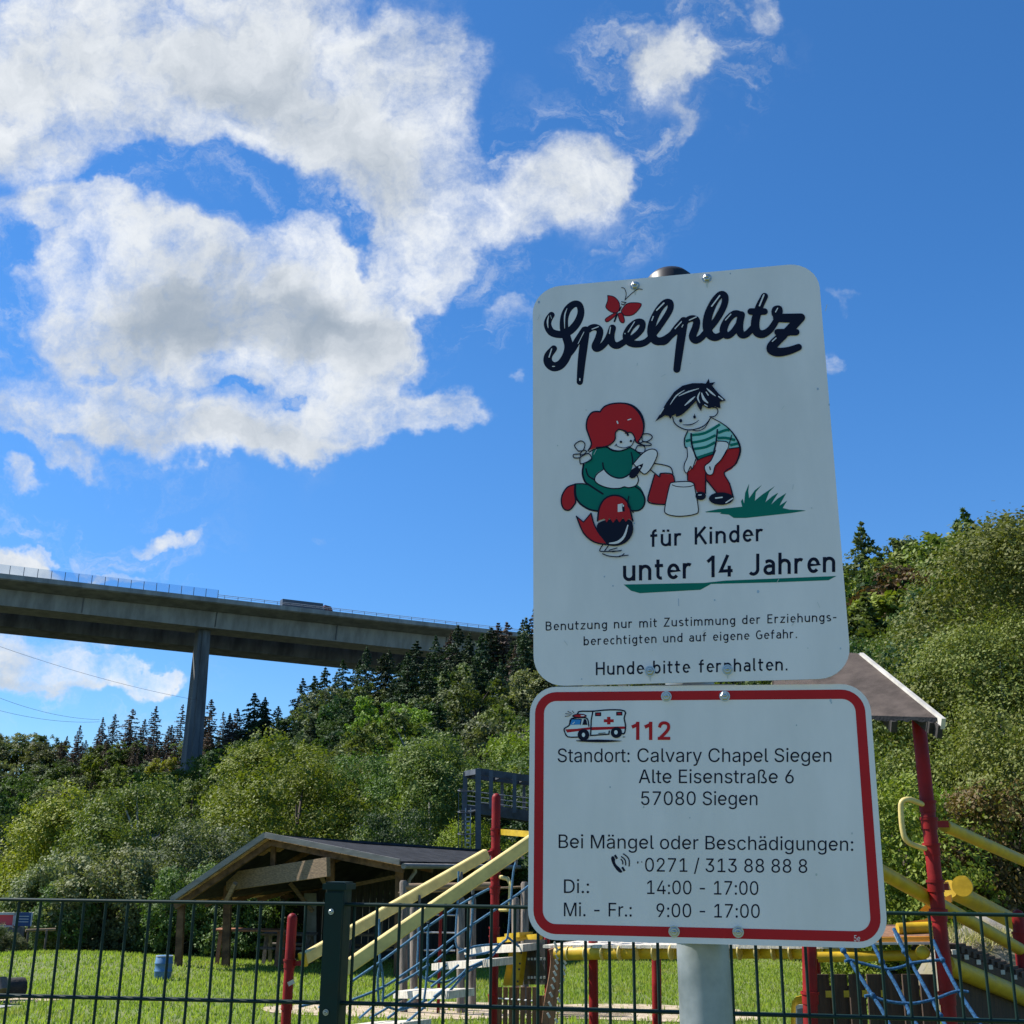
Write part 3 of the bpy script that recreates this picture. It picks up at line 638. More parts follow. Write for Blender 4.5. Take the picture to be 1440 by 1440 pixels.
# ------------------------------------------------------------------ power lines
for i, (p0, p1, sag) in enumerate([((-40, 895), (280, 985), 1.2), ((-40, 965), (140, 1012), 1.5), ((-40, 988), (140, 1015), 1.3), ((-40, 1023), (70, 1044), .8), ((-40, 1034), (70, 1046), .6), ((-40, 1098), (150, 1064), .5)]):
    a_, b_ = at(*p0, 230), at(*p1, 300); pts = []
    for k in range(15):
        t_ = k / 14; p = a_.lerp(b_, t_); p.z -= sag * 4 * t_ * (1 - t_); pts.append(p)
    o = MB().tube(pts, .034, 4).build('power_line', M['cable'])
    tag(o, 'thin dark power line hanging across the left sky and hillside', 'power line', 'power lines at the left')
# ------------------------------------------------------------------ timber shelter
sh = thing('timber_shelter', 'open brown timber shelter with dark felt roof and pale bargeboards on the lawn', 'shelter', at(330, 1366, 27.5))
ap, le, re_ = at(375, 1173, 27.0), at(243, 1264, 27.6), at(564, 1211, 25.8)
apb, leb, reb = at(800, 1203, 43), at(520, 1247, 40), at(800, 1216, 43)
def slab(a, b, c, d, th, m, name, parent, mi=None):
    n = (Vector(b) - Vector(a)).cross(Vector(d) - Vector(a)).normalized()
    if n.z < 0: n = -n
    bt = MB(); q = [Vector(p) for p in (a, b, c, d)]; bt.frame8([p - n * th for p in q] + q)
    return bt.build(name, m, parent)
slab(ap, le, leb, apb, .07, M['felt'], 'roof', sh); slab(ap, apb, reb, re_, .07, M['felt'], 'roof', sh)
dn = Vector((0, 0, -.09))
def lerp(a, b, t): return Vector(a).lerp(Vector(b), t)
b = MB()                                     # boarded underside with rafters
for (e, eb) in ((le, leb), (re_, reb)):
    for k in range(9):
        t_ = (k + .1) / 9; p = lerp(ap, apb, t_) + dn * 1.9; q = lerp(e, eb, t_) + dn * 1.9
        b.beam(p, q, .1, .14)
b.build('rafter', M['timber'], sh)
b = MB()
for (e, eb) in ((le, leb), (re_, reb)):
    n_ = 16
    for k in range(n_):
        a0, a1 = lerp(ap, e, (k + .04) / n_), lerp(ap, e, (k + .96) / n_); b0, b1 = lerp(apb, eb, (k + .04) / n_), lerp(apb, eb, (k + .96) / n_)
        b.frame8([p + dn * 1.12 for p in (a0, a1, b1, b0)] + [p + dn * .86 for p in (a0, a1, b1, b0)])
b.build('soffit_boards', M['soffit'], sh)
fwd = (apb - ap).normalized() * -.06
for p, q in ((ap, le), (ap, re_)):
    MB().beam(p + fwd + Vector((0, 0, -.02)), q + fwd + Vector((0, 0, -.02)), .05, .12).build('bargeboard', M['fascia'], sh)
MB().tube([re_ + Vector((.06, -.05, -.1)), reb + Vector((.06, 0, -.1))], .06, 8).build('gutter', M['fascia'], sh)
MB().tube([at(583, 1216, 26.8), at(584, 1226, 26.8), at(575, 1238, 26.8), at(574, 1300, 26.8), at(574, 1364, 26.8)], .045, 8).build('downpipe', M['fascia'], sh)
def gpt(px, py, Y): p = at(px, py, Y); return p
def post_px(px0, py0, px1, py1, Y, w, name, m, parent, ground=True):
    a_, b_ = at(px0, py0, Y), at(px1, py1, Y)
    if ground: a_ = Vector((a_.x, a_.y, ground_z(a_.x, a_.y) - .05))
    return MB().beam(a_, b_, w, w, up=(0, 1, 0)).build(name, m, parent)
post_px(317, 1366, 322, 1215, 28.4, .17, 'post', M['timber'], sh)
post_px(250, 1368, 256, 1262, 27.9, .15, 'post', M['timber'], sh)
post_px(369, 1345, 373, 1250, 36, .17, 'post', M['timber'], sh)
post_px(462, 1360, 466, 1196, 27.2, .17, 'post', M['timber'], sh)
post_px(560, 1362, 562, 1214, 26.6, .17, 'post', M['timber'], sh)
MB().beam(at(321, 1240, 28.2), at(462, 1219, 26.3), .12, .4).build('tie_beam', M['timber_pale'], sh)
MB().beam(at(384, 1216, 27.5), at(385, 1180, 27.4), .11, .11, up=(0, 1, 0)).build('king_post', M['timber'], sh)
for p, q in (((318, 1268, 27.7), (331, 1242, 27.4)), ((462, 1252, 28.3), (446, 1222, 28.0)), ((369, 1305, 36), (390, 1288, 36)), ((369, 1303, 36), (345, 1278, 36)), ((408, 1242, 30), (440, 1282, 30)), ((500, 1244, 30), (560, 1232, 29.5))):
    MB().beam(at(*p), at(*q), .09, .11, up=(0, 1, 0)).build('brace', M['timber_pale'], sh)
b = MB()                                     # back and side boarding, set under the roof
def wallq(p0, p1, ztop0, ztop1):
    a_, c_ = Vector(p0), Vector(p1); n = max(2, int((c_ - a_).length / .18))
    for k in range(n):
        u0, u1 = lerp(a_, c_, k / n), lerp(a_, c_, (k + .95) / n); m_ = lerp(u0, u1, .5); zt = ztop0 + (ztop1 - ztop0) * (k + .5) / n; z0 = ground_z(m_.x, m_.y) - .05
        b.beam((m_.x, m_.y, z0), (m_.x, m_.y, zt), (u1 - u0).length, .03 + .01 * (k % 2), up=(-(c_ - a_).y, (c_ - a_).x, 0))
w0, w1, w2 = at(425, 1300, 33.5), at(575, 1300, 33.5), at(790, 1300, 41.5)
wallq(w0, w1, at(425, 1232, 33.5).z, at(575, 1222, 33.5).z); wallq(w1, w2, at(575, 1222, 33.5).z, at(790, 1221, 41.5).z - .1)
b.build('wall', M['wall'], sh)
slab(at(428, 1256, 33.3), at(428, 1350, 33.3), at(445, 1350, 33.3), at(445, 1256, 33.3), .04, M['wallgrey'], 'panel', sh)
slab(at(385, 1262, 33.6), at(385, 1352, 33.6), at(427, 1352, 33.6), at(427, 1258, 33.6), .05, M['wall'], 'side_wall', sh)

def table(px, Y, w, d, h, top, leg, name, label, bench=True, rz=0.):
    p = at(px, 1350, Y); g = ground_z(p.x, p.y); t = thing(name, label, 'table', (p.x, p.y, g))
    def rot_(x, y): return (p.x + x * math.cos(rz) - y * math.sin(rz), p.y + x * math.sin(rz) + y * math.cos(rz))
    b = MB()
    for k in range(4):
        x, y = rot_(0, -d / 2 + d / 4 * (k + .5)); b.box((x, y, g + h), w, d / 4 - .015, .045, rz)
    b.build('tabletop', top, t)
    for sx in (-1, 1):
        for sy in (-1, 1):
            a_, c_ = rot_(sx * w * .4, sy * d * .55), rot_(sx * w * .4, sy * d * .3)
            MB().beam((*a_, g), (*c_, g + h - .02), .07, .09, up=(1, 0, 0)).build('leg', leg, t)
    if bench:
        for sy in (-1, 1):
            x, y = rot_(0, sy * (d / 2 + .35)); MB().box((x, y, g + h * .6), w, .28, .045, rz).build('bench_seat', top, t)
    return t
table(352, 29.5, 1.75, .75, .8, M['tablewood'], M['tablewood'], 'wooden_table', 'orange brown wooden table under the left half of the shelter', False)
table(405, 30.5, 1.3, .75, .72, M['log'], M['log'], 'picnic_table', 'grey picnic table with benches beside the orange brown table')
table(535, 30.5, 1.8, .7, .74, M['timber_pale'], M['log'], 'picnic_table', 'pale topped picnic table with benches in front of the dark shelter wall')

# blue barrel and the things along the left edge
p = at(229, 1371, 24.6); gz = ground_z(p.x, p.y); ba = thing('barrel', 'blue plastic barrel standing on the lawn left of the shelter', 'barrel', (p.x, p.y, gz))
prof = [(.0, .27), (.04, .3), (.28, .3), (.3, .315), (.34, .315), (.36, .3), (.56, .3), (.58, .315), (.62, .315), (.64, .3), (.84, .29), (.88, .25)]
bb = MB(); bb.tube([(p.x, p.y, gz + z * .52) for z, r in prof], [r * .56 for z, r in prof], 20); bb.build('body', M['barrel'], ba)
MB().tube([(p.x, p.y, gz + .435), (p.x, p.y, gz + .455)], .168, 20).build('lid_ring', M['steel_pale'], ba)
p = at(-10, 1290, 32.5); gz = ground_z(p.x, p.y)
bn = thing('banner', 'red banner with white edge hung above the grey boards at the left edge', 'banner', (p.x, p.y, gz))
q0, q1 = at(-60, 1284, 32.5), at(19.5, 1303, 32.5)
MB().beam((q0.x, 32.5, (q0.z + q1.z) / 2), (q1.x, 32.5, (q0.z + q1.z) / 2), .03, q0.z - q1.z).build('sheet', M['banner'], bn)
b = MB(); b.beam((q0.x, 32.46, q0.z), (q1.x, 32.46, q0.z), .05, .06); b.beam((q0.x, 32.46, q1.z), (q1.x, 32.46, q1.z), .05, .06); b.beam((q1.x, 32.46, q1.z + .04), (q1.x, 32.46, q0.z - .04), .05, .05, up=(0, 1, 0)); b.build('edge', M['white_board'], bn)
for x in (-40, 10): r_ = at(x, 1290, 32.56); MB().beam((r_.x, 32.58, ground_z(r_.x, 32.5) - .05), (r_.x, 32.58, q0.z), .08, .08, up=(0, 1, 0)).build('post', M['steel_dark'], bn)
q0, q1 = at(24, 1283, 32.2), at(44, 1302.5, 32.2); bs = thing('notice_board', 'dark blue notice board with pale lines next to the red banner', 'sign', (q0.x, 32.2, ground_z(q0.x, 32.2)))
MB().beam((q0.x, 32.2, (q0.z + q1.z) / 2), (q1.x, 32.2, (q0.z + q1.z) / 2), .04, q0.z - q1.z).build('panel', M['bluesign'], bs)
b = MB()
for k in range(3): z = q0.z - (q0.z - q1.z) * (.28 + .2 * k); b.beam((q0.x + .04, 32.17, z), (q1.x - .08, 32.17, z), .012, .02)
for x in (q0.x, q1.x): b.beam((x, 32.165, q1.z), (x, 32.165, q0.z), .03, .03, up=(0, 1, 0))
b.build('lines', M['steel_pale'], bs)
for x in (q0.x + .08, q1.x - .08): MB().beam((x, 32.26, ground_z(x, 32.2) - .05), (x, 32.26, q0.z), .05, .05, up=(0, 1, 0)).build('post', M['steel_dark'], bs)
wf = thing('plank_fence', 'weathered grey plank fence below the red banner', 'fence', at(0, 1330, 32))
b = MB()
for k in range(13):
    x = at(-45 + k * 6.4, 1300, 32); zt = at(0, 1303 + (k % 3), 32).z; b.beam((x.x, 32, ground_z(x.x, 32) - .1), (x.x, 32 + .01 * (k % 2), zt), .14, .03, up=(0, 1, 0))
b.build('planks', M['log'], wf)
ra = thing('handrail', 'pale horizontal rail running through the shrubs right of the plank fence', 'rail', at(55, 1308, 31.8))
MB().tube([at(36, 1308.5, 31.6), at(78, 1307, 32)], .035, 8).build('bar', M['timber_pale'], ra)
for x in (40, 66): r_ = at(x, 1308, 31.8); MB().tube([(r_.x, r_.y, ground_z(r_.x, r_.y) - .05), r_], .03, 8).build('post', M['deadbark'], ra)
p0, p1 = at(-14, 1392, 19.2), at(32, 1388, 19.6); lo = thing('log', 'dark round log lying beside the path at the left edge', 'log', (p0 + p1) / 2)
MB().tube([p0, p0.lerp(p1, .5), p1], [.145, .155, .15], 14).build('trunk', M['charred_shade'], lo)
MB().tube([at(1, 1394, 18.9), at(1, 1380, 18.9) + Vector((-.04, .05, .03))], [.13, .1], 10).build('stub', M['deadbark'], lo)

# ------------------------------------------------------------------ dark steel gantry with ladder, behind the shelter
ga = thing('steel_gantry', 'dark grey steel gantry with caged ladder rising behind the shelter roof', 'gantry', at(664, 1215, 58))
YG = 58
def gp(px, py, Y=YG): return at(px, py, Y)
def gpost(px, y0, px2, y1, Y, w=.26): MB().beam(gp(px2, y1, Y), gp(px, y0, Y), w, w, up=(0, 1, 0)).build('post', M['steel_dark'], ga)
gpost(654.5, 1086, 651.5, 1228, 57.6, .22); gpost(672.5, 1081, 672.5, 1228, 56)
for k, px in enumerate((690.5, 723.5, 756)): gpost(px, 1084 + 5.3 * k, px, 1137 + 6 * k, 56 + .9 * k, .18)
for k, px in enumerate((706, 737)): gpost(px, 1092 + 5 * k, px, 1140 + 5 * k, 59.5 + k, .16)
gpost(800, 1100, 800, 1228, 60)
b = MB(); b.beam(gp(672, 1085, 56), gp(800, 1103, 60), .2, .32); b.beam(gp(655, 1090, 57.6), gp(800, 1107, 62.5), .18, .3); b.beam(gp(655, 1088, 57.6), gp(672, 1085, 56), .18, .25)
for k in range(5): t_ = k / 4; b.beam(gp(672 + 128 * t_, 1088 + 18 * t_, 56 + 4 * t_), gp(662 + 138 * t_, 1092 + 15 * t_, 58 + 4.5 * t_), .12, .12)
b.build('top_frame', M['steel_dark'], ga)
b = MB(); b.beam(gp(672, 1137, 56), gp(800, 1156, 60), .2, .5); b.beam(gp(655, 1139, 57.6), gp(800, 1157, 62.5), .2, .45)
for k in range(26):
    t_ = k / 25; b.beam(gp(672 + 128 * t_, 1139 + 19 * t_, 56.1 + 4 * t_), gp(658 + 142 * t_, 1141 + 17 * t_, 57.7 + 4.7 * t_), .18, .05)
b.build('walkway', M['steel_dark'], ga)
b = MB()
for z in (1112, 1119, 1126, 1132): b.tube([gp(655, z, 57.6), gp(800, z + 17, 62.4)], .025, 5)
b.build('railing', M['steel_pale'], ga)
b = MB()
for px in (654, 661): b.beam(gp(px, 1228, 56.6), gp(px + .8, 1136, 56.6), .05, .05, up=(0, 1, 0))
y = 1143
while y < 1226: b.beam(gp(654.3, y, 56.6), gp(661.3, y, 56.6), .05, .06); y += 6
b.build('ladder', M['steel_pale'], ga)
b = MB()
for y in (1111, 1141, 1172, 1196): b.tube([gp(655, y, 57.0), gp(646, y - 1, 56.4), gp(644, y + 1, 55.6), gp(650, y + 2, 55.2), gp(660, y + 2, 55.6), gp(667, y, 56.4)], .03, 5)
for px in (645, 650): b.beam(gp(px, 1110, 55.6), gp(px - .5, 1198, 55.6), .03, .05, up=(0, 1, 0))
b.build('ladder_cage', M['steel_dark'], ga)

# ------------------------------------------------------------------ log climbing frame behind the hanging steps
cf = thing('log_climbing_frame', 'weathered log climbing frame with horizontal pole and two red bars behind the hanging steps', 'climbing frame', at(610, 1424, 18.3))
def lpost(px, ytop, Y, r=.06, px2=None):
    a_ = at(px, ytop, Y); c_ = at(px2 or px, 1430, Y); MB().tube([(c_.x, c_.y, ground_z(c_.x, c_.y) - .05), a_ - Vector((0, 0, .03)), a_], [r, r, r * .7], 12).build('post', M['log'], cf)
lpost(567.5, 1238, 18.2); lpost(582, 1275, 18.8); lpost(648, 1262, 18.2); lpost(664, 1262, 18.9); lpost(738, 1240, 18.2); lpost(725, 1262, 18.8)
b = MB(); b.tube([at(570, 1247, 18.2), at(690, 1245, 18.2)], .05, 10); b.tube([at(560, 1256, 18.2), at(738, 1247, 18.2)], .018, 6); b.build('crossbar', M['timber_pale'], cf)
for px in (594, 620): a_ = at(px, 1277, 18.1); MB().tube([(a_.x, a_.y, ground_z(a_.x, a_.y)), a_], .024, 8).build('climbing_bar', M['red'], cf)
b = MB()
for y in (1286, 1311, 1336): b.tube([at(596, y, 18.15), at(640, y + 1, 18.15)], .013, 6)
b.build('rung', M['steel_pale'], cf)
# ------------------------------------------------------------------ hanging step climb
hs = thing('hanging_step_climb', 'hanging step climb with two pale yellow beams, blue ropes and bleached plank steps', 'climbing frame', at(560, 1440, 14))
pA = at(411.5, 1284, 13.6); aA = Vector((pA.x - .0, pA.y, ground_z(pA.x, pA.y) - .05))
pB = at(698, 1115.5, 15); aB = Vector((pB.x, pB.y, ground_z(pB.x, pB.y) - .05))
def red_post(base, top, r, collars, parent, Y, px):
    o = MB().dome_post(base, top, r, 18).build('post', M['red'], parent)
    for c in collars:
        z = at(px, c, Y).z; t_ = (z - base.z) / (top.z - base.z); q = Vector(base).lerp(Vector(top), t_)
        b = MB(); b.tube([q - Vector((0, 0, .045)), q + Vector((0, 0, .045))], r * 1.13, 18); b.tube([q + Vector((0, 0, .025)), q + Vector((0, 0, .045))], r * 1.27, 18); b.build('collar', M['red'], o)
    return o
red_post(aA, pA, .055, [1355, 1414], hs, 13.6, 411)
o_ = MB().beam(at(409, 1383, 13.53) + Vector((-.03, 0, -.01)), at(409, 1381, 13.53) + Vector((.035, 0, .01)), .004, .045, up=(0, 0, 1)).build('sticker', M['white_board'], hs)
red_post(aB, pB, .056, [1170, 1198.5, 1231.5, 1251, 1309, 1321, 1404], hs, 15, 698)
MB().beam(at(415, 1355, 13.6), at(426, 1354, 13.55), .05, .05).build('bracket', M['red'], hs)
def rail(p0, p1, w, name='beam', m='cream', ends=None, parent=None):
    return MB().beam(p0, p1, w * .8, w, bev=.012).build(name, M[m], parent)
rail(at(426, 1349, 13.55), at(684, 1201, 14.9), .125, parent=hs)
MB().beam(at(424.5, 1350, 13.54), at(427.5, 1348.5, 13.56), .115, .145, bev=.012).build('end_cap', M['yellow'], hs)
MB().beam(at(684, 1201, 14.9), at(697, 1197, 15), .05, .05).build('bracket', M['red'], hs)
rail(at(462, 1378, 12.2), at(836, 1122, 13.0), .132, parent=hs)
pA2 = at(474, 1330, 12.2); red_post(Vector((pA2.x, pA2.y, ground_z(pA2.x, 12.2) - .05)), pA2, .055, [1385], hs, 12.2, 463)
MB().beam(at(706, 1170, 14.95), at(834, 1180, 13.1), .05, .07).build('top_bar', M['yellow'], hs)
b = MB(); b.tube([at(703, 1233, 14.95), at(714, 1236, 14.8), at(718, 1243, 14.75), at(717, 1275, 14.72), at(714, 1279, 14.75), at(703, 1279, 14.95)], .025, 8); b.build('grab_handle', M['cream'], hs)
def step(x0, y0, x1, y1, YA, YB, d=.3):
    a_, c_ = at(x0, y0, YA), at(x1, y1, YB); dd = (c_ - a_).normalized(); sd_ = Vector((-dd.y, dd.x, 0)).normalized() * d
    b = MB(); b.frame8([a_ + Vector((0, 0, -.075)), c_ + Vector((0, 0, -.075)), c_ + sd_ + Vector((0, 0, -.055)), a_ + sd_ + Vector((0, 0, -.055)), a_, c_, c_ + sd_ + Vector((0, 0, .02)), a_ + sd_ + Vector((0, 0, .02))])
    b.build('step', M['plank'], hs)
step(492, 1441, 569, 1438, 14.0, 12.7); step(553, 1394, 631, 1394, 14.2, 12.9); step(607, 1355, 690, 1349, 14.4, 13.1); step(653, 1333, 735, 1328, 14.6, 13.4)
ROPES = [[(493, 1381), (533, 1354), (571, 1326), (602, 1303), (640, 1277), (672, 1258), (688, 1250)],
 [(493, 1407), (537, 1389), (569, 1369), (605, 1344), (643, 1315), (680, 1290), (722, 1262), (743, 1246)],
 [(533, 1292), (534, 1350), (531, 1380), (533, 1413)], [(535, 1352), (539, 1380), (538, 1413)],
 [(602, 1300), (601, 1352), (599, 1385), (596, 1408)], [(590, 1268), (588, 1330), (587, 1365), (594, 1374), (606, 1380), (625, 1381), (640, 1375)],
 [(645, 1225), (644, 1262), (641, 1325), (651, 1336), (660, 1340)], [(665, 1260), (664, 1290), (659, 1340), (656, 1362), (640, 1378), (610, 1402)],
 [(726, 1212), (722, 1226), (718, 1270), (714, 1316), (706, 1326), (690, 1346), (678, 1352), (656, 1362)], [(714, 1318), (730, 1331)],
 [(505, 1432), (533, 1408)], [(540, 1404), (556, 1394)], [(545, 1432), (590, 1398)], [(569, 1440), (610, 1405), (625, 1392)], [(520, 1432), (553, 1412), (587, 1389)],
 [(600, 1378), (628, 1357)], [(606, 1388), (645, 1357)], [(632, 1394), (660, 1365), (688, 1352)], [(645, 1340), (668, 1331), (700, 1328)], [(655, 1345), (690, 1338), (704, 1327)],
 [(611, 1353), (638, 1330)], [(488, 1412), (470, 1420), (448, 1416)], [(452, 1408), (432, 1413), (420, 1416)], [(556, 1385), (580, 1372), (604, 1356)], [(536, 1412), (560, 1420), (585, 1413), (600, 1406)]]
def smooth_pts(P, n=4, closed=False):
    P = [Vector(p) for p in P]; N = len(P); out = []
    rng_ = range(N) if closed else range(N - 1)
    for i in rng_:
        if closed: p0, p1, p2, p3 = P[i - 1], P[i], P[(i + 1) % N], P[(i + 2) % N]
        else: p0, p1, p2, p3 = P[max(i - 1, 0)], P[i], P[i + 1], P[min(i + 2, N - 1)]
        for k in range(n):
            t_ = k / n; out.append(.5 * ((2 * p1) + (p2 - p0) * t_ + (2 * p0 - 5 * p1 + 4 * p2 - p3) * t_ ** 2 + (3 * p1 - p0 - 3 * p2 + p3) * t_ ** 3))
    if not closed: out.append(P[-1])
    return out
def ydepth(px): return 12.6 + (px - 495) / 245 * .9
for i, r_ in enumerate(ROPES):
    back = i in (5, 6, 10, 14)
    P = [at(x, y, ydepth(x) + (1.35 if back else 0.)) for x, y in r_]
    MB().tube(smooth_pts(P), .0135, 6).build('rope', M['rope'], hs)
for px, y, bk in ((539, 1329, 0), (602, 1291, 0), (665, 1251, 0), (726, 1211, 0), (533, 1297, 1.35), (590, 1265, 1.35), (649, 1232, 1.35)):
    c = at(px, y, ydepth(px) + bk); MB().tube([c + Vector((0, 0, .05)), c, c - Vector((0, 0, .05))], [.012, .018, .014], 8).build('shackle', M['steel_dark'], hs)

# ------------------------------------------------------------------ play tower (slatted base, tube, arch, roofed deck, net, ramp)
pt = thing('play_tower', 'red posted play tower with felt roof, yellow handrails, blue net and slatted barriers', 'play tower', at(1220, 1440, 10))
def gpost_red(px, ytop, Y, px2, r=.056, collars=(), top=True):
    a_ = at(px, ytop, Y); c_ = at(px2, 1440, Y); d_ = (c_ - a_); k = (ground_z(c_.x, c_.y) - .05 - a_.z) / d_.z
    base = a_ + d_ * k
    return red_post(base, a_, r, collars, pt, Y, px2)
pC = gpost_red(1134, 1120, 9.6, 1140, collars=(1403,)); pD = gpost_red(1291, 1006, 9.4, 1336, collars=(1134, 1158, 1194, 1246, 1287, 1404))
pE = gpost_red(1431, 1279, 11, 1446, collars=(1318,)); gpost_red(832, 1085, 13.05, 835, r=.05); gpost_red(922, 1250, 14.6, 924)
gpost_red(768, 1250, 13.4, 771, r=.034, collars=(1341, 1406)); gpost_red(1119, 985, 11.4, 1152, r=.05)
# roof: felt slopes, white bargeboards
rr, re1, rl, rl1 = at(1206, 919, 10.5), at(1317, 1009, 9.0), at(1085, 905, 11.3), at(1090, 1002, 9.8)
bk1, bk2 = rr * 2 - re1, rl * 2 - rl1; bk1.z, bk2.z = re1.z, rl1.z
rf = slab(rr, rl, rl1, re1, .03, M['felt_brown'], 'roof', pt); slab(rr, bk1, bk2, rl, .03, M['felt_brown'], 'roof', pt)
ed = (rr - rl).normalized() * .03
for e in (re1, bk1):
    d_ = (e - rr).normalized(); MB().beam(rr + ed * 1.2 + Vector((0, 0, -.03)), e + ed * 1.2 + d_ * .04 + Vector((0, 0, -.03)), .035, .085).build('bargeboard', M['white_board'], pt)
b = MB()
for t_ in (.03, .25, .5, .75, .97):
    for e0, e1 in ((re1, rl1), (bk1, bk2)): b.beam(lerp(rr, rl, t_) - Vector((0, 0, .09)), lerp(e0, e1, t_) - Vector((0, 0, .085)), .05, .09)
b.build('rafter', M['charred_shade'], pt)
for e in (re1, bk1):
    d_ = (e - rr).normalized(); MB().beam(rr + ed * .2 + Vector((0, 0, -.1)), e + ed * .2 + d_ * .03 + Vector((0, 0, -.1)), .04, .1).build('under_board', M['charred_shade'], pt)
b = MB(); rg_ = random.Random(3); n_ = 40; vs = []          # ragged felt hanging over the eave
for k in range(n_ + 1):
    p = lerp(re1, rl1, k / n_) + (re1 - rr).normalized() * .012; vs += [p + Vector((0, 0, .004)), p + Vector((0, 0, -.022 - rg_.random() * .022))]
b.add(vs, [(2 * k, 2 * k + 1, 2 * k + 3, 2 * k + 2) for k in range(n_)]); b.build('felt_edge', M['felt'], pt)

# handrails and grab handle at the right
def rrail(p0, p1, r, m='yellow', name='handrail'): return MB().tube(smooth_pts([Vector(p0), Vector(p0).lerp(Vector(p1), .5), Vector(p1)]), r, 14).build(name, M[m], pt)
rrail(at(1328, 1161, 9.5), at(1470, 1224, 11.6), .05); rrail(at(1222, 1216, 8.8), at(1433, 1334, 10.9), .055)
rrail(at(1335, 1250, 10.4), at(1465, 1316, 12.2), .075, name='slide_edge')
for y, Y in ((1159, 9.4), (1247, 9.4)): MB().beam(at(1312, y, Y), at(1331, y, Y + .05), .05, .05).build('bracket', M['red'], pt)
b = MB(); b.tube(smooth_pts([at(1312, 1136, 9.4), at(1290, 1128, 9.35), at(1277, 1124, 9.3), at(1268, 1128, 9.3), at(1267, 1142, 9.3), at(1269, 1165, 9.3), at(1274, 1181, 9.3), at(1287, 1189, 9.35), at(1312, 1196, 9.4)], 3), .021, 10); b.build('grab_handle', M['cream'], pt)
d3 = Vector((.3, .5, 0)).normalized() * .04
c_ = at(1353, 1246, 10.3); MB().tube([c_, c_ + d3], .085, 22, sm=False).build('slide_side', M['yellow'], pt)
b = MB(); b.prism([at(x, y, 10.0) for x, y in ((1292, 1281), (1309, 1265), (1328, 1262), (1337, 1258), (1338, 1268), (1325, 1275), (1318, 1283))], d3); b.prism([at(x, y, 9.9) for x, y in ((1274, 1297), (1300, 1293), (1305, 1290), (1309, 1292), (1300, 1300), (1273, 1300))], d3); b.prism([at(x, y, 9.9) for x, y in ((1328, 1240), (1332, 1240), (1336, 1252), (1330, 1252))], d3); b.build('slide_entry', M['orange'], pt)
# deck edge, yellow tubes, tube bridge
rrail(at(1262, 1306, 9.9), at(1308, 1304, 9.9), .045, name='deck_tube'); rrail(at(1150, 1346, 9.9), at(1302, 1343, 9.7), .04, name='deck_tube')
MB().beam(at(1180, 1323, 9.75), at(1312, 1321, 9.6), .05, .045).build('deck_edge', M['orange'], pt); MB().beam(at(1180, 1327, 9.74), at(1312, 1326, 9.59), .06, .018).build('deck_edge', M['white_board'], pt)
slab(at(1150, 1318, 9.9), at(1312, 1316, 9.6), at(1290, 1300, 11.3), at(1140, 1302, 11.5), .06, M['slat'], 'deck', pt)
MB().ball(at(1298, 1339, 9.45), .055, .055, .05).build('tube_cap', M['yellow'], pt)
ttb = MB(); pts = smooth_pts([at(783, 1341, 12.9), at(860, 1339, 12.5), at(960, 1338, 12), at(1060, 1337, 11.4), at(1200, 1337, 10.4)], 6); ttb.tube(pts, .07, 14); ttb.build('bridge_tube', M['yellow'], pt)
b = MB()
for px in np.arange(800, 1180, 24):
    t_ = (px - 783) / 417; Y = 12.9 - 2.5 * t_; c = at(px, 1340.5 - 3 * t_, Y); ax = Vector((.8, -.5, 0)).normalized()
    b.tube([c - ax * .006, c + ax * .006], .074, 14)
b.build('tube_clamp', M['cream'], pt)
b = MB()
for k in range(30):
    t_ = k / 29; px = 778 + 400 * t_; Y = 13.1 - 2.5 * t_; p = at(px, 1330, Y); b.beam(p - Vector((.07, .14, 0)), p + Vector((.42, .75, 0)), .1, .03)
b.build('bridge_plank', M['plank'], pt)
# slatted barriers
def slats(pxs, y0, y1, Y0_, Y1_, w, lean=0., name='slat', m='slat'):
    n = len(pxs)
    for k, px in enumerate(pxs):
        Y = Y0_ + (Y1_ - Y0_) * k / max(n - 1, 1); a_ = at(px, y0, Y); c_ = Vector((a_.x, a_.y, ground_z(a_.x, a_.y) + .06))
        MB().beam(c_, a_, w, .03, up=(0, 1, 0)).build(name, M[m], pt)
slats([703, 711, 719, 727, 735, 744, 752], 1388, 0, 14.2, 13.4, .052); slats([760, 766], 1400, 0, 13.6, 13.4, .05)
b = MB(); b.tube([at(701, 1404, 14.2), at(756, 1408, 13.4)], .012, 6); b.build('slat_rod', M['steel_pale'], pt)
slats([1154, 1179, 1204, 1229, 1254, 1279, 1304], 1370, 0, 10.0, 9.5, .122, m='slat_shaded')
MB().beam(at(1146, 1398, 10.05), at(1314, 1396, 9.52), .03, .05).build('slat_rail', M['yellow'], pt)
slats([1170, 1200, 1230, 1262, 1290], 1386, 0, 11.5, 11.2, .13, m='slat_shaded')
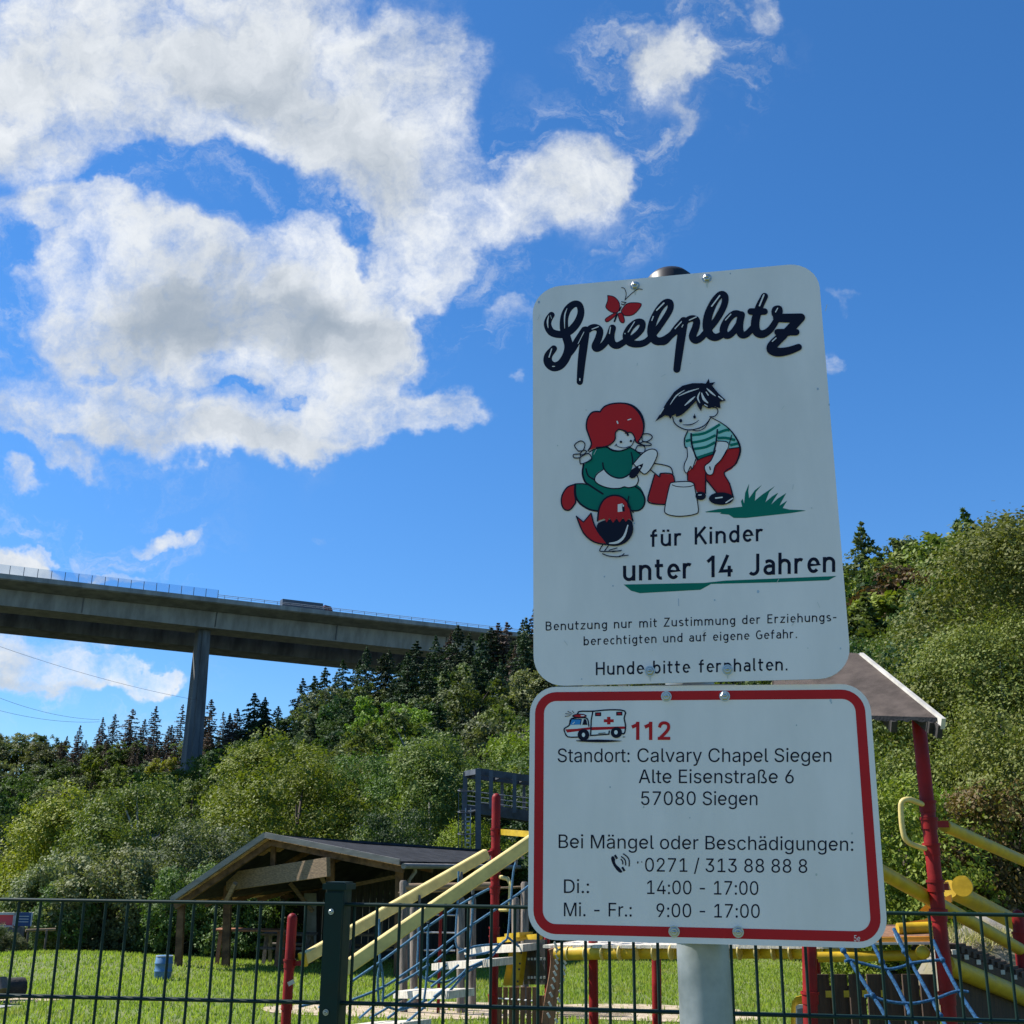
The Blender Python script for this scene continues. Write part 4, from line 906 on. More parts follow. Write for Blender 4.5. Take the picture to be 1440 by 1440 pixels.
# yellow footplates on the left and the perforated climbing arch
for x0, sft in ((722, 0), (713, .12)):
    b = MB(); b.prism([at(x, y, 13.6 + sft) for x, y in ((x0 + 4, 1331), (x0 + 14, 1332), (x0 + 7, 1386), (x0 - 6, 1386))], Vector((.05, .04, 0))); b.build('foot_plate', M['yellow'], pt)
b = MB()
for x, y in ((733, 1340), (731, 1355), (730, 1363), (728, 1380)): c = at(x, y, 13.58); b.tube([c, c + Vector((0, -.012, 0))], .012, 8)
b.build('plate_bolt', M['black'], pt)
b = MB(); b.beam(at(702, 1322, 14.3), at(760, 1317, 13.6), .06, .06); b.beam(at(719, 1316, 14.0), at(740, 1314, 13.8), .2, .05); b.build('deck_edge', M['yellow'], pt)
bd = MB()
for k in range(7):
    y = 1327 + k * 8.6; bd.beam(at(738, y, 13.75), at(768, y, 13.35), .03, .085)
bd.build('dark_barrier', M['black'], pt)
b = MB()
for k in range(2):
    for j in range(6): c = at(742 + j * 4.4, 1348.5 + k * 26, 13.62 - j * .06); b.beam(c, c + Vector((.022, 0, 0)), .02, .025)
b.build('barrier_knob', M['white_board'], pt)
AR = [(792, 1333), (795, 1344), (795, 1356), (793, 1372), (790, 1390), (786, 1412), (783, 1440)]
arch = smooth_pts([at(x, y, 12.9) for x, y in AR], 4); b = MB()
for p, q in zip(arch, arch[1:]): b.beam(p, q, .045, .012, up=(1, 0, 0))
b.build('arch_edge', M['yellow'], pt)
b = MB(); ar2 = [p + Vector((-.09, .02, 0)) for p in arch]
for p, q in zip(ar2, ar2[1:]): b.beam(p, q, .1, .13, up=(1, 0, 0))
b.build('arch_panel', M['slat'], pt)
b = MB()
for i in range(1, len(arch) - 1, 2):
    for dx, dz in ((-.02, 0), (-.1, .05)): c = arch[i] + Vector((dx, -.075, dz)); b.beam(c, c + Vector((.02, 0, .012)), .012, .05)
b.build('arch_lit_dot', M['white_board'], pt)  # white pieces stand for the lit dots on the arch
# ramp on the right
b = MB()
for k in range(16):
    t_ = k / 15; p = at(1332 + 128 * t_, 1332 + 53 * t_, 9.9 + 1.2 * t_); b.beam(p, p + Vector((.2, .3, -.01)), .13, .05)
b.build('ramp_plank', M['slat_shaded'], pt)
b = MB()
for k in range(0, 16, 2):
    t_ = (k + .5) / 15; p = at(1334 + 128 * t_, 1337 + 53 * t_, 9.74 + 1.2 * t_); b.beam(p, p + Vector((.035, 0, 0)), .03, .035)
b.build('ramp_cleat', M['white_board'], pt)
rrail(at(1330, 1356, 9.8), at(1462, 1411, 11), .075, name='ramp_tube')
slab(at(1332, 1362, 9.95), at(1332, 1450, 9.95), at(1460, 1470, 11.1), at(1460, 1418, 11.1), .03, M['slat_shaded'], 'ramp_underside', pt)
slab(at(1330, 1334, 9.8), at(1330, 1362, 9.8), at(1462, 1416, 11), at(1462, 1386, 11), .03, M['slat_shaded'], 'ramp_side', pt)
NET = [[(1178, 1325), (1186, 1337), (1206, 1368), (1227, 1400), (1240, 1420), (1256, 1452)], [(1226, 1325), (1240, 1352), (1260, 1385), (1280, 1425), (1296, 1452)],
 [(1257, 1306), (1272, 1338), (1296, 1380), (1322, 1428), (1334, 1450)], [(1312, 1322), (1325, 1350), (1347, 1392), (1375, 1435), (1386, 1452)],
 [(1188, 1352), (1196, 1350), (1206, 1353), (1230, 1359), (1250, 1363), (1270, 1359), (1280, 1355), (1300, 1352), (1322, 1350)],
 [(1216, 1401), (1226, 1400), (1240, 1406), (1260, 1410), (1285, 1411), (1306, 1407), (1320, 1403), (1345, 1394), (1362, 1395)]]
net = MB().add([], [])
nt_ = MB()
for r_ in NET[:4]: nt_.tube(smooth_pts([at(x, y, 9.25 - (y - 1310) * .004) for x, y in r_]), .0145, 7)
for r_ in NET[4:]: nt_.tube(smooth_pts([at(x, y, 9.24 - (y - 1310) * .004) for x, y in r_]), .011, 7)
for r_ in NET[:4]:
    for x, y in (r_[1], r_[3]): c = at(x, y, 9.24 - (y - 1310) * .004); nt_.ball(c, .024, .022, .022, 0, 8, 5)
nt_.build('climbing_net', M['rope_dark'], pt)
b = MB()
c0, c1 = at(1260, 1313, 9.25), at(1266, 1326, 9.22); b.tube([c0, c1], .021, 8); b.build('net_ferrule', M['steel_pale'], pt)
# ------------------------------------------------------------------ spring rider panel, rock mound, garden bits behind the tower
sp_ = at(1128, 1440, 10.8); sg = ground_z(sp_.x, sp_.y); sr_ = thing('spring_rider', 'small yellow rounded play board with grey board beside the red post', 'spring rider', (sp_.x, sp_.y, sg))
def pan(pts, Y, th, m, nm): MB().prism([at(x, y, Y) for x, y in pts], Vector((.02, th, 0))).build(nm, M[m], sr_)
pan([(1112, 1500), (1112, 1424), (1114, 1408), (1119, 1402), (1128, 1400), (1150, 1400), (1150, 1500)], 10.8, .05, 'yellow', 'frame')
pan([(1119, 1500), (1119, 1415), (1122, 1413), (1146, 1413), (1146, 1500)], 10.77, .025, 'white_board', 'board'); pan([(1121, 1500), (1121, 1419), (1128, 1418), (1128, 1500)], 10.755, .012, 'wallgrey', 'screen')
def rock(px, py, Y, rx, ry, rz, seed, name, label, m='rock'):
    p = at(px, py, Y); g = ground_z(p.x, p.y); rg = np.random.default_rng(seed); b = MB(); b.ball((p.x, p.y, g), rx, ry, rz, 0, 28, 16)
    ph = rg.random((8, 3)) * 6; fr = rg.normal(0, 2.6, (8, 3)); vs = []
    for v in b.v:
        d = (np.array(v) - np.array((p.x, p.y, g))); k = 1 + .07 * sum(math.sin(fr[i] @ d + ph[i, 0]) for i in range(8)) * .8
        vs.append(tuple(np.array((p.x, p.y, g)) + d * k))
    b.v = vs; o = b.build(name, M[m]); return tag(o, label, 'boulder')
rock(1408, 1345, 18.5, 1.15, .9, 1.22, 1, 'boulder', 'large grey boulder with dry grass right of the red tower post')
rock(1356, 1345, 19, .6, .6, .95, 2, 'boulder', 'smaller brown boulder with dry tufts left of the large boulder'); rock(1440, 1350, 17.2, .8, .7, .8, 4, 'boulder', 'low boulder cut off by the right edge of the photo')
def tuft(px, py, Y, n, h, seed, label):
    rg = np.random.default_rng(seed); c = at(px, py, Y); P = np.array(c) + rg.normal(0, 1, (n, 3)) * (.35, .3, .03); a = rg.random(n) * 6.28; w = .008
    t_ = P + np.stack([rg.normal(0, .1, n), rg.normal(0, .1, n), h * (.4 + .6 * rg.random(n))], -1); dx = np.stack([np.cos(a) * w, np.sin(a) * w, 0 * a], -1)
    tag(link('dry_grass', quads_mesh('dry_grass', np.stack([P - dx, P + dx, t_], 1), M['drygrass'])), label, 'dry grass', kind='stuff')
M['drygrass'] = leaf_mat('dry_grass', (.3, .25, .1), (.42, .36, .18), .3, .7, 0)
tuft(1362, 1329, 18.6, 900, .28, 3, 'dry yellow grass tufts on top of the boulders'); tuft(1392, 1322, 18.1, 900, .24, 4, 'dry yellow grass hanging over the large boulder')
lw = thing('low_wall', 'dark grey low wall behind the boulders at the right', 'wall', at(1370, 1340, 24)); p0, p1 = at(1325, 1297, 23), at(1425, 1312, 25)
b = MB(); b.frame8([Vector((p.x + o_, p.y + o_, ground_z(p.x, p.y) - .1)) if zz == 0 else Vector((p.x + o_, p.y + o_, p.z)) for zz in (0, 1) for p, o_ in ((p0, 0), (p1, 0), (p1, .25), (p0, .25))]); b.build('wall_body', M['concrete_dark'], lw)
gh = thing('garden_shed', 'small pale garden shed with white roof edge half hidden behind shrubs right of the sign', 'shed', at(1270, 1300, 33))
q = at(1262, 1243, 33); g = ground_z(q.x, 33)
b = MB()
for k in range(11): b.box((q.x - 1.1 + k * .22, 33, (g + q.z) / 2), .2, 2.2, q.z - g, 0)
b.build('wall', M['wallgrey'], gh); MB().prism([(q.x - 1.35, 31.7, q.z - .02), (q.x + 1.4, 31.7, q.z - .02), (q.x + 1.4, 31.7, q.z + .1), (q.x - 1.35, 31.7, q.z + .32)], (0, 2.6, 0)).build('roof', M['white_board'], gh)
st = at(1393, 1229, 21); lg = at(1402, 1300, 21); sn = thing('broken_post', 'pale broken wooden post standing among the shrubs above the slide', 'post', (lg.x, lg.y, ground_z(lg.x, lg.y)))
MB().tube([(lg.x, lg.y, ground_z(lg.x, lg.y) - .1), lg, at(1396, 1262, 21), at(1391, 1243, 21), st], [.1, .09, .1, .075, .07], 8).build('post', M['timber_pale'], sn)
MB().tube([at(1397, 1245, 20.9), at(1425, 1290, 20.5), at(1452, 1310, 20.2)], .03, 6).build('branch', M['bark'], sn)
